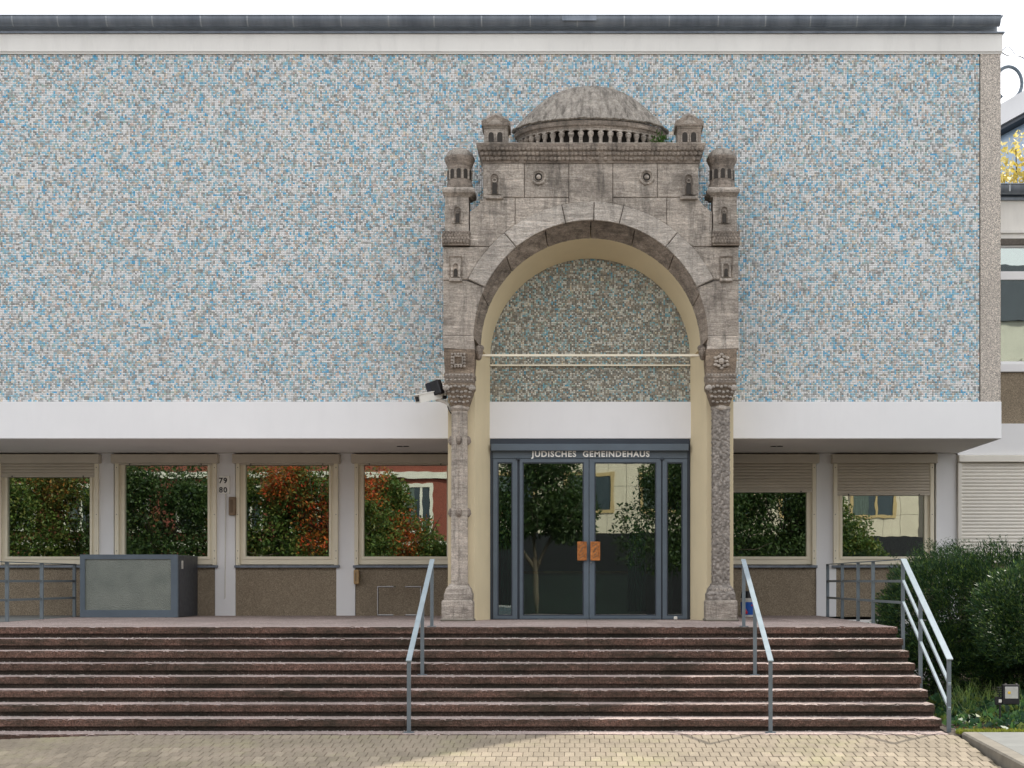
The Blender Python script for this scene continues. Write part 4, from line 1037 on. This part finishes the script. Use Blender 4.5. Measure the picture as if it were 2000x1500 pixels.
# ================================================================ LEAVES
def leaves(name, P, D, size, ratio, cols, mat, parent=None, curl=.25, kind=None):
    n = len(P); D = D/np.linalg.norm(D, axis=1)[:, None]; S = np.cross(D, rng.normal(size=(n, 3))); S /= np.linalg.norm(S, axis=1)[:, None]; Nn = np.cross(S, D)
    L = size*rng.uniform(.6, 1.25, n)[:, None]; Wd = L*ratio
    V = np.empty((n, 4, 3)); V[:, 0] = P; V[:, 1] = P+D*L*.5+S*Wd*.5+Nn*L*curl*.3; V[:, 2] = P+D*L-Nn*L*curl*.3; V[:, 3] = P+D*L*.5-S*Wd*.5+Nn*L*curl*.3
    Fq = np.arange(n*4).reshape(n, 4)
    o = npmesh(name, V.reshape(-1, 3), Fq, mat, parent, cols)
    if kind: o['kind'] = kind
    return o
def pick(n, pal_, jit=.25):
    pal_ = np.array(pal_[0] if isinstance(pal_[0], list) else pal_); c = pal_[rng.integers(0, len(pal_), n)]; return c*rng.uniform(1-jit, 1+jit, (n, 1))
npl = 130; wp = np.array((sx(52, yp_), yp_, zc_+.05))+np.abs(rng.normal(0, 1, (npl, 3)))*np.array((.0, .0, .07))+rng.normal(0, 1, (npl, 3))*np.array((.05, .012, .01))
leaves('foliage', wp, rng.normal(0, .6, wp.shape)*np.array((1, .25, 1))+np.array((0, 0, .8)), .12, .35, pick(npl, [(.09, .2, .04), (.13, .26, .06)]), LEAF, pot)
# yew bush
yew = empty('yew_bush', (6.0, 22, .05), 'big dark green yew bush beside the steps under the closed shutter', 'bush')
blobs = [((5.45, 21.9, 1.2), (.98, 1.1, .92)), ((6.3, 21.6, 1.3), (1.2, 1.2, .96)), ((7.2, 21.5, 1.2), (1.3, 1.3, .98)), ((5.6, 22.6, 1.3), (.95, 1.0, .95)), ((8.3, 21.6, 1.2), (1.2, 1.2, .95)), ((6.5, 20.9, .85), (1.0, .8, .75)), ((7.4, 20.6, 1.05), (.95, .7, .85)), ((5.95, 19.95, 1.3), (.62, .5, .68)), ((6.5, 19.6, 1.1), (.6, .5, .75)), ((5.4, 21.3, .6), (.75, .7, .55)), ((6.2, 20.9, .45), (1.0, .7, .5)), ((7.6, 20.7, .5), (1.0, .7, .55))]
PP, DD, CC = [], [], []
for (c, r) in blobs:
    c, r = np.array(c), np.array(r); n = int(19000*r[0]*r[2])
    u = rng.normal(size=(n, 3)); u /= np.linalg.norm(u, axis=1)[:, None]
    lump = 1+.09*np.sin(u[:, 0]*9+c[0]*5)*np.sin(u[:, 2]*11)+.06*np.sin(u[:, 1]*17+u[:, 0]*13)
    rad = (rng.uniform(.55, 1, n)**.45)*lump
    P_ = c+u*r*rad[:, None]; k_ = P_[:, 2] > .12; P_, u = P_[k_], u[k_]
    PP.append(P_); DD.append(u*np.array((1, 1, .55))+np.array((0, 0, .55))+rng.normal(0, .38, u.shape))
P_, D_ = np.concatenate(PP), np.concatenate(DD)
cy = pick(len(P_), [(.025, .062, .024), (.036, .085, .028), (.055, .11, .03), (.02, .05, .024), (.12, .19, .04)], .4)
leaves('foliage', P_, D_, .068, .24, cy, NEEDLE, yew)
# long fresh shoots on top
SP, SD = [], []
for k in range(420):
    c, r = blobs[rng.integers(0, 5)]; a = rng.uniform(0, 6.28); e = rng.uniform(.75, 1.5)
    p0 = np.array(c)+np.array(r)*np.array((math.cos(a)*math.cos(e), math.sin(a)*math.cos(e), math.sin(e))); d = np.array((math.cos(a)*.6+rng.normal(0, .2), math.sin(a)*.6, .9)); L = rng.uniform(.12, .34)
    for q_ in range(14):
        f_ = q_/14; SP.append(p0+d*L*f_+np.array((0, 0, -.10*f_*f_))); SD.append(np.array((rng.normal(), rng.normal(), .6)))
leaves('shoots', np.array(SP), np.array(SD), .05, .2, pick(len(SP), [(.03, .07, .022), (.05, .10, .03)]), NEEDLE, yew)
for k in range(9):
    b = (5.3+k*.36, 21.8+random.uniform(-.4, .4), .0); t_ = (b[0]+random.uniform(-.5, .5), b[1]+random.uniform(-.4, .4), 1.6)
    MB().tube([b, ((b[0]+t_[0])/2+.1, (b[1]+t_[1])/2, .8), t_], [.05, .035, .015], 7).build('stem', BARK, yew)
# ivy, grass, moss on the bed
n = 9500; X_ = rng.uniform(4.45, 8.6, n); Y_ = 17.3+rng.uniform(0, 1, n)**1.0*3.2
hgt = .05+.22*np.clip((Y_-17.3)/.9, 0, 1)*np.clip((X_-4.4)/.7, .25, 1)*(0.75+.25*np.sin(X_*5)*np.cos(Y_*4))
kp = (rng.random(n) < np.clip((X_-4.3)/1.1, .12, 1)*np.clip((Y_-17.2)/.5, .1, 1)); X_, Y_, hgt = X_[kp], Y_[kp], hgt[kp]
P_ = np.stack([X_, Y_, hgt*rng.uniform(.25, 1, len(X_))], 1); D_ = rng.normal(0, .7, P_.shape)+np.array((0, -.5, .25))
iv = leaves('ivy', P_, D_, .10, .85, pick(len(P_), [(.035, .09, .038), (.05, .12, .045), (.07, .15, .04), (.03, .07, .04), (.13, .17, .04)]), LEAF)
tag(iv, 'dark green ivy covering the bed beside the steps', 'ivy', kind='stuff')
GP, GD = [], []
V = []; Fg = []; Cg = []
def blade(x_, y_, z_, h, lean, az, wd, c):
    b = len(V); sxv, syv = math.sin(az)*wd, math.cos(az)*wd; dx, dy = math.cos(az)*lean, -math.sin(az)*lean
    for f_ in (0, .5, 1):
        w_ = (1, .8, .08)[int(f_*2)]; bx_ = x_+dx*f_*f_; by_ = y_+dy*f_*f_; bz_ = z_+h*(f_-.25*f_*f_*abs(lean)/max(h, .01))
        V.append((bx_-sxv*w_, by_-syv*w_, bz_)); V.append((bx_+sxv*w_, by_+syv*w_, bz_))
    for s_ in (0, 2): Fg.append((b+s_, b+s_+1, b+s_+3, b+s_+2)); Cg.append(c)
for (tx_, ty_, nn, hh) in ((5.05, 19.3, 90, .5), (5.35, 18.9, 80, .45), (4.85, 18.4, 40, .35), (5.9, 19.0, 50, .55), (6.15, 18.2, 60, .4), (5.6, 18.2, 40, .35), (4.75, 17.8, 18, .3)):
    for k in range(nn):
        blade(tx_+random.gauss(0, .12), ty_+random.gauss(0, .12), .03, hh*random.uniform(.5, 1.15), random.uniform(.05, .32), random.uniform(0, 6.28), .005, sc((.16, .23, .06), random.uniform(.6, 1.5)))
gr = npmesh('grass_tufts', V, Fg, LEAF, None, np.array(Cg)); tag(gr, 'long light green grass blades growing between the ivy', 'grass', kind='stuff')
V, Fg, Cg = [], [], []
for k in range(1500):
    blade(4.42+random.random()**1.0*1.0, 17.06+random.random()*.16, 0.0, random.uniform(.03, .075), random.uniform(0, .03), random.uniform(0, 6.28), .005, sc((.22, .25, .03), random.uniform(.6, 1.4)))
ms = npmesh('moss_strip', V, Fg, LEAF, None, np.array(Cg)); tag(ms, 'yellow green moss along the back edge of the slab path', 'moss', kind='stuff')
P_ = np.stack([rng.uniform(4.45, 6.0, 300), rng.uniform(17.15, 18.0, 300), rng.uniform(.0, .03, 300)], 1)
tag(leaves('fallen_leaves', P_, rng.normal(0, 1, P_.shape)*np.array((1, 1, .1)), .07, .7, pick(300, [(.20, .08, .03), (.14, .07, .03), (.25, .16, .06)]), LEAF), 'dry brown fallen leaves on the soil at the foot of the railing', 'leaves', kind='stuff')
# floodlight in the ivy
yl_ = 17.65; lx = lambda px: sx(px, yl_); lz = lambda py: sz(py, yl_)
fd = empty('garden_floodlight', (lx(1972), yl_, .05), 'black square floodlight standing in the ivy beside the path', 'floodlight')
MB().box(lx(1958), lx(1990), yl_-.03, yl_+.05, lz(1376), lz(1337), .008).build('housing', BLACK, fd)
MB().box(lx(1961.5), lx(1987), yl_-.036, yl_-.0305, lz(1364), lz(1341), .002).build('reflector', LENS, fd)
MB().box(lx(1967), lx(1972), yl_-.041, yl_-.0362, lz(1355), lz(1350), .001).build('led', LEDY, fd)
for k in range(4): MB().box(lx(1949), lx(1957.8), yl_-.01, yl_+.04, lz(1358-k*4.6), lz(1356-k*4.6)).build('cooling_fin', BLACK, fd)
MB().box(lx(1944), lx(1957.5), yl_-.01, yl_+.03, lz(1377), lz(1361), .004).build('gland_box', BLACK, fd)
MB().box(lx(1950), lx(1956), yl_-.014, yl_-.0102, lz(1372), lz(1366), .001).build('sticker', WHITEP, fd)
for a in (1964, 1985): MB().tube([(lx(a), yl_, lz(1337)), (lx(a), yl_, lz(1334.5))], .012, 8).build('bolt', STEEL, fd)
MB().tube([(lx(1953), yl_, lz(1376)), (lx(1953), yl_, -.02)], .012, 8).build('stake', BLACK, fd)
# weed on the portal
wp = np.stack([PX(1292)+rng.normal(0, .07, 160), np.full(160, YP+.25)+rng.normal(0, .06, 160), zd0+np.abs(rng.normal(0, .10, 160))], 1)
wd0 = empty('weed_plant', (PX(1292), YP+.25, zd0), 'small green weed growing on the portal beside the dome', 'weed')
MB().tube([(PX(1292), YP+.25, zd0), (PX(1293), YP+.24, zd0+.12), (PX(1291), YP+.25, zd0+.25)], .006, 5).build('stem', BARK, wd0)
wd_ = leaves('foliage', wp, rng.normal(0, .6, wp.shape)+np.array((.1, -.2, .4)), .085, .3, pick(160, [(.05, .12, .02), (.08, .16, .03)]), LEAF, wd0)

# ================================================================ SIDE WING AT RIGHT
wing = empty('side_wing', (10, YW, 0), 'plain rendered wing with roller shutters set back at the right', 'building')
xw0, xw1 = XR+.002, 15.5
wx = bxw; wz = lambda py: sz(py, YW)
bx('band', WHITE, wing, XR+.016, xw1, YW-.06, YW+.2, wz(889), wz(828))
bx('lower_wall', WHITE, wing, xw0, wx(1873), YW+.0, YW+.3, -.02, wz(889)-.002)
bx('lower_wall', WHITE, wing, wx(2110), xw1, YW+.0, YW+.3, -.02, wz(889)-.002)
bx('base_wall', PEB_BROWN, wing, wx(1873)+.001, wx(2110)-.001, YW+.02, YW+.3, -.02, wz(1100))
MB().box(wx(1869), wx(2112), YW-.14, YW+.1, wz(903.5), wz(890), .01).build('shutter_box', SHUTL, wing)
z_ = wz(904); hs = .062; sm = None
bx('shutter_backing', DARKW, wing, wx(1874), wx(2109), YW+.0, YW+.019, wz(1100), wz(903))
for s_ in (wx(1869), wx(2104)): MB().box(s_, s_+.065, YW-.09, YW-.001, wz(1100), wz(904), .004).build('guide_rail', SHUTL, wing)
while z_ > wz(1100):
    if sm is None:
        mm = MB(); mm.loft([[(x_, -.014, -hs/2+.005), (x_, -.022, 0), (x_, -.014, hs/2-.007), (x_, .0, hs/2), (x_, .0, -hs/2)] for x_ in (wx(1869)+.066, wx(2104)-.001)])
        q_ = mm.build('shutter_slat', SHUTL, wing); q_.location = (0, YW-.03, z_-hs/2); sm = q_.data
    else: link('shutter_slat', sm, wing, (0, YW-.03, z_-hs/2))
    z_ -= hs
bx('parapet_panel', PEB_BROWN, wing, xw0, xw1, YW+.03, YW+.3, wz(828)+.001, wz(727))
MB().box(xw0, xw1, YW-.03, YW+.2, wz(726.5), wz(710), .008).build('sill', WHITE, wing)
wf = MB(); 
for a, b in ((1930, 1949), (2090, 2108)): wf.box(wx(a), wx(b), YW+.04, YW+.14, wz(709.5), wz(478))
wf.box(wx(1949)-.001, wx(2090)+.001, YW+.041, YW+.139, wz(545), wz(529)); wf.box(wx(1949)-.001, wx(2090)+.001, YW+.041, YW+.139, wz(709.5), wz(705)); wf.box(wx(1949)-.001, wx(2090)+.001, YW+.041, YW+.139, wz(482), wz(478))
wf = wf.build('window', WHITE, wing)
bx('pane', GLASS, wf, wx(1948), wx(2091), YW+.08, YW+.092, wz(706), wz(544)); bx('pane', GLASS, wf, wx(1948), wx(2091), YW+.08, YW+.092, wz(530), wz(481))
bx('jamb_wall', FASCIA, wing, xw0, wx(1930)-.001, YW+.02, YW+.3, wz(709.5), wz(478)); bx('jamb_wall', FASCIA, wing, wx(2108)+.001, xw1, YW+.02, YW+.3, wz(709.5), wz(478))
bx('room_back', DARKW, wing, xw0, xw1, YW+3, YW+3.1, wz(710), wz(470)); bx('room_floor', DARKW, wing, xw0, xw1, YW+.31, YW+3, wz(715), wz(711))
bx('room_ceiling', INTW, wing, xw0, xw1, YW+.31, YW+3, wz(476), wz(470))
bx('blind_box', MORTAR, wing, xw0, xw1, YW-.01, YW+.3, wz(478)+.001, wz(466))
bx('upper_wall', FASCIA, wing, xw0, xw1, YW+.0, YW+.3, wz(466)+.001, wz(392))
MB().box(xw0, xw1, YW-.04, YW+.0, wz(456), wz(449), .004).build('string_course', FASCIA, wing)
bx('drip_edge', ZINC, wing, xw0, xw1, YW-.06, YW+.3, wz(392)+.001, wz(386))
mm = MB(); zgw = wz(367); mm.loft([[(x_, YW-.16+.11*math.cos(math.pi+math.pi*k/10), zgw+.16*math.sin(math.pi+math.pi*k/10)) for k in range(11)] for x_ in (xw0, xw1)], closed=False); gw = mm.build('gutter', ZINC, wing, smooth=True)
MB().tube([(xw0, YW-.27, zgw), (xw1, YW-.27, zgw)], .014, 8).build('gutter_bead', ZINC, gw)
for px_ in (1962, 2010): MB().box(wx(px_), wx(px_)+.03, YW-.275, YW-.26, zgw-.13, zgw).build('gutter_bracket', ZINCL, gw)
bx('roof', ZINC, wing, xw0, xw1, YW-.05, 33, zgw-.12, zgw-.02)
# cable and far building, yellow tree
pts = []
for k in range(26):
    f_ = k/25; Y_ = 23.9+f_*2.5; px = 1955+f_*70; py = 101+f_*22+3*math.sin(f_*9); pts.append((sx(px, Y_), Y_, sz(py, Y_)))
cb = MB().tube(pts, .012, 6)
pts2 = [(sx(1956+f_*26, 24.1), 24.1, sz(101-12*math.sin(math.pi*f_)+5*f_, 24.1)) for f_ in [k/12 for k in range(13)]]
cb.tube(pts2, .006, 5); tag(cb.build('cable', plain('cable_black', (.10, .12, .17), .5)), 'thin dark cable leaving the roof corner to the right', 'cable')
GBF = plain('pale_blue_glass_wall', (.34, .46, .60), .25, .1, .3, spec=.6)
far = empty('far_building', (22, 70, 0), 'distant building with white roof slab and blue glass wall behind the wing', 'building')
GB = plain('blue_glass_wall', (.035, .05, .06), .2, .15, .3, spec=.6)
A_, B_ = Vector((17.5, 82, 0)), Vector((23.4, 60.5, 0)); dv = (B_-A_).normalized(); nv = Vector((dv.y, -dv.x, 0)); nv = -nv if nv.y > 0 else nv
def obl(name, mat, par, o0, o1, z0_, z1_): 
    mm = MB(); mm.loft([[A_+nv*o0+Vector((0, 0, z_)), B_+nv*o0+Vector((0, 0, z_)), B_+nv*o1+Vector((0, 0, z_)), A_+nv*o1+Vector((0, 0, z_))] for z_ in (z0_, z1_)]); return mm.build(name, mat, par)
zr = 24.4
obl('roof_slab', WHITE, far, .6, -8, zr-1.0, zr); obl('slab_edge', BLUED, far, .5, -7.9, zr-1.18, zr-1.002); obl('glass_wall', GBF, far, 0, -7.5, 0, zr-1.19)
hp = Vector((sx(1970, 69), 69, 0)); mm = MB(); rh = .62
mm.tube([(hp.x+rh*math.cos(t), 69, zr+.6+rh*1.25*math.sin(t)) for t in [R(-60+k*15) for k in range(21)]], .085, 8); mm.build('roof_hoop', BLUE, far, smooth=True)
def tree(name, lbl, loc, cols, blobs_, n, size, trunk_h, grp=None, tr_r=.16, cat='tree', ratio=.62):
    t = empty(name, loc, lbl, cat, grp); L = Vector(loc)
    PP, DD = [], []
    for (c, r) in blobs_:
        c = np.array(c)+np.array(loc); m_ = int(n/len(blobs_)); u = rng.normal(size=(m_, 3)); u /= np.linalg.norm(u, axis=1)[:, None]
        lum = 1+.16*np.sin(u[:, 0]*7+c[0])*np.sin(u[:, 2]*6+c[1]); PP.append(c+u*np.array(r)*((rng.uniform(.15, 1, m_)**.5)*lum)[:, None]); DD.append(u*.4+rng.normal(0, .6, u.shape)+np.array((0, 0, -.25)))
    P_ = np.concatenate(PP); cc = pick(len(P_), cols, .3)
    if isinstance(cols[0], list):
        rel = P_-np.array(loc); f_ = .5+.5*np.sin(rel[:, 0]*1.5+loc[0])*np.cos(rel[:, 2]*1.1+loc[1])+(rel[:, 2]-4.8)*.16+rng.normal(0, .14, len(P_))
        cc = np.where((f_ > .62)[:, None], pick(len(P_), cols[1], .3), pick(len(P_), cols[0], .3))
    leaves('crown', P_, np.concatenate(DD), size, ratio, cc, LEAF, t)
    mm = MB(); mm.tube([L, L+Vector((.05, 0, trunk_h*.5)), L+Vector((-.05, .05, trunk_h))], [tr_r, tr_r*.8, tr_r*.6], 10)
    for (c, r) in blobs_:
        e_ = L+Vector(c); s0 = L+Vector((0, 0, trunk_h*.85)); mm.tube([s0, s0.lerp(e_, .5)+Vector((random.uniform(-.2, .2), random.uniform(-.2, .2), .2)), e_], [tr_r*.5, tr_r*.3, tr_r*.12], 7)
        for k in range(4):
            f2 = e_+Vector((random.uniform(-1, 1)*r[0], random.uniform(-1, 1)*r[1], random.uniform(-.5, .9)*r[2])); mm.tube([s0.lerp(e_, .6), s0.lerp(f2, .75), f2], [tr_r*.22, tr_r*.12, tr_r*.05], 5)
    mm.build('trunk', BARK, t); return t
YEL = [(.66, .54, .12), (.70, .58, .18), (.56, .46, .12), (.74, .64, .30)]
tree('yellow_tree', 'tree with yellow autumn leaves rising behind the wing roof', (11.0, 36.5, 0), YEL, [((.2, 0, 11.6), (1.6, 1.4, 1.3)), ((-.5, -.3, 10.8), (1.1, 1, 1)), ((1.5, 0, 12.0), (1.4, 1.3, 1.1)), ((-.2, .2, 9.6), (1.3, 1, 1.0))], 4600, .16, 8.0, tr_r=.2)

# ================================================================ ACROSS THE STREET (seen in the glass)
GRN = [(.05, .09, .02), (.07, .12, .025), (.10, .15, .03), (.16, .17, .04)]; DGR = [(.03, .06, .02), (.045, .08, .02), (.06, .095, .025)]
ORG = [(.42, .10, .02), (.35, .13, .025), (.22, .12, .03), (.12, .12, .03), (.45, .06, .02)]; MIXG = [(.10, .13, .03), (.16, .14, .03), (.28, .13, .03), (.07, .10, .025)]
B1 = [((0, 0, 5.2), (2.7, 2.2, 2.0)), ((-1.7, .3, 4.2), (1.8, 1.7, 1.6)), ((1.8, -.2, 4.4), (1.8, 1.6, 1.6)), ((.2, .3, 7.0), (2.5, 2.0, 1.7)), ((0, .8, 3.3), (2.0, 1.3, 1.1)), ((-1.2, 1.0, 6.2), (1.3, .9, 1.0)), ((1.3, 1.0, 5.7), (1.2, .9, .9))]
B2 = [((0, 0, 5.6), (2.0, 1.8, 1.6)), ((-1.2, .2, 4.6), (1.4, 1.3, 1.1)), ((1.2, -.2, 4.9), (1.3, 1.3, 1.2)), ((.3, .3, 7.2), (1.7, 1.6, 1.3))]
B3 = [((0, 0, 4.0), (1.8, 1.6, 1.5)), ((-1.3, .2, 4.6), (1.4, 1.3, 1.3)), ((1.0, -.2, 3.2), (1.2, 1.1, .9)), ((-.9, .2, 5.9), (1.2, 1.1, 1.2))]
T = [(-25.5, -11, GRN, B1, 'green leafy street tree opposite the leftmost window'), (-21.6, -12.5, [GRN, MIXG], B1, 'yellowish green street tree opposite the leftmost window'), (-17.6, -10.5, DGR, B1, 'dark green street tree opposite the window behind the glass screen'),
     (-13.8, -12.5, [GRN, MIXG], B1, 'olive and amber street tree opposite the window by the house number'), (-10.9, -11, [GRN, ORG], B1, 'orange autumn street tree across the street'), (-7.6, -13.5, [GRN, ORG], B3, 'green and amber street tree opposite the window left of the portal'),
     (-1.6, -10, DGR, B2, 'small dark street tree opposite the left door leaf'), (4.9, -11, DGR, B1, 'dark street tree opposite the right door leaf'), (8.9, -12, DGR, B1, 'dense dark street tree opposite the window right of the portal'), (11.6, -12.5, GRN, B3, 'light green street tree opposite the rightmost window')]
for k, (x_, y_, c_, b_, l_) in enumerate(T):
    tree('street_tree', l_, (x_, y_, -.5), c_, b_, 19000, .17, 3.2, 'trees across the street', ratio=.5)
def facade(name, lbl, x0_, x1_, yf, h, wall, rows, pitch, ww, wh, frame, sub_h=None):
    b = empty(name, ((x0_+x1_)/2, yf, -.5), lbl, 'building')
    bx('wall', wall, b, x0_, x1_, yf-9, yf, -.55, h)
    n_ = int((x1_-x0_-1)/pitch)
    for r_ in rows:
        for k in range(n_):
            xc = x0_+.8+pitch*(k+.5)
            mm = MB(); f_ = .18
            mm.box(xc-ww/2-f_, xc+ww/2+f_, yf, yf+.10, r_-f_, r_); mm.box(xc-ww/2-f_, xc+ww/2+f_, yf, yf+.10, r_+wh, r_+wh+f_)
            mm.box(xc-ww/2-f_, xc-ww/2, yf, yf+.099, r_, r_+wh); mm.box(xc+ww/2, xc+ww/2+f_, yf, yf+.099, r_, r_+wh); mm.box(xc+.1, xc+.24, yf+.002, yf+.08, r_, r_+wh)
            o = mm.build('window', frame, b); bx('pane', GB, o, xc-ww/2-.001, xc+ww/2+.001, yf+.034, yf+.045, r_-.001, r_+wh+.001)
            bx('curtain', CURT2, o, xc-ww/2+.02, xc-ww*.12, yf+.046, yf+.05, r_+.02, r_+wh-.02)
    return b
fa = facade('brick_house', 'red brick house with white window surrounds across the street', -42, -6.2, -28, 14, REDBR, (.6, 4.6, 8.6), 3.1, 1.3, 2.3, STUCCO)
for z_ in (3.6, 7.4, 11.4): bx('string_course', STUCCO, fa, -42.1, -6.1, -28, -27.8, z_, z_+.35)
bx('shop_front', STUCCO, fa, -42, -6.2, -28, -27.9, -.5, 3.2)
fb = facade('cream_house', 'cream clad house with tan framed windows across the street', -6, 19, -28, 12.6, MORTAR, (5.4, 9.0), 3.9, 2.2, 1.75, GOLDF)
bx('plinth', BLACK, fb, -6, 19, -28, -27.95, -.5, 4.19)
mm = MB()
for zr_ in np.arange(4.2, 12.3, 1.2):
    for xr_ in np.arange(-6, 18.4, .95): mm.box(xr_+.01, xr_+.94, -28.0, -27.97, zr_+.01, zr_+1.19)
cl = mm.build('cladding', TRAV, fb); cl['kind'] = 'stuff'
fc = facade('balcony_house', 'tall pale house with balconies and dark roof across the street', 19.2, 37, -28, 16, STUCCO, (4.6, 8.2, 11.8), 3.6, 1.6, 2.0, STUCCO)
for k in range(4):
    for zz in (7.4, 11.0): MB().box(21.2+k*3.8, 23.6+k*3.8, -28, -26.6, zz, zz+1.1, .02).build('balcony', STUCCO, fc)
MB().loft([[(19.0, -37, 16), (37.2, -37, 16), (37.2, -27.8, 16), (19.0, -27.8, 16)], [(20.5, -35, 19.5), (35.5, -35, 19.5), (35.5, -30, 19.5), (20.5, -30, 19.5)]]).build('roof', BLUED, fc)
# parked cars across the street
def car(loc, lbl, mat):
    c = empty('parked_car', loc, lbl, 'car', 'cars parked across the street'); x_, y_, z_ = loc
    sec_ = [(-2.1, .35, .75), (-1.9, .3, .9), (-1.2, .28, .98), (1.2, .28, .98), (1.95, .3, .85), (2.15, .35, .7)]
    mm = MB(); mm.loft([[(x_+a, y_-.85, z_+b), (x_+a, y_+.85, z_+b), (x_+a, y_+.82, z_+d), (x_+a, y_-.82, z_+d)] for a, b, d in sec_]); mm.build('body', mat, c)
    mm = MB(); mm.loft([[(x_-1.5, y_-.8, z_+.97), (x_+1.3, y_-.8, z_+.97), (x_+1.3, y_+.8, z_+.97), (x_-1.5, y_+.8, z_+.97)], [(x_-.9, y_-.65, z_+1.42), (x_+.6, y_-.65, z_+1.42), (x_+.6, y_+.65, z_+1.42), (x_-.9, y_+.65, z_+1.42)]]); mm.build('cabin', GB, c)
    bx('roof', mat, c, x_-.92, x_+.62, y_-.66, y_+.66, z_+1.421, z_+1.47)
    for a in (-1.35, 1.35):
        for s_ in (-1, 1):
            mm = MB(); mm.lathe([(.2, -.1), (.32, -.1), (.32, .1), (.2, .1)], 0, 0, 20); o = mm.build('wheel', BLACK, c); o.rotation_euler = (R(90), 0, 0); o.location = (x_+a, y_+s_*.78, z_+.32)
car((-11.5, -7.0, -.6), 'dark car parked across the street below the orange tree', CARP)
car((-3.0, -7.0, -.6), 'pale grey car parked across the street opposite the doors', plain('silver_paint', (.35, .36, .37), .25, .1, 2, metal=.3))
car((5.2, -7.0, -.6), 'second dark car parked across the street right of the pale one', CARP)
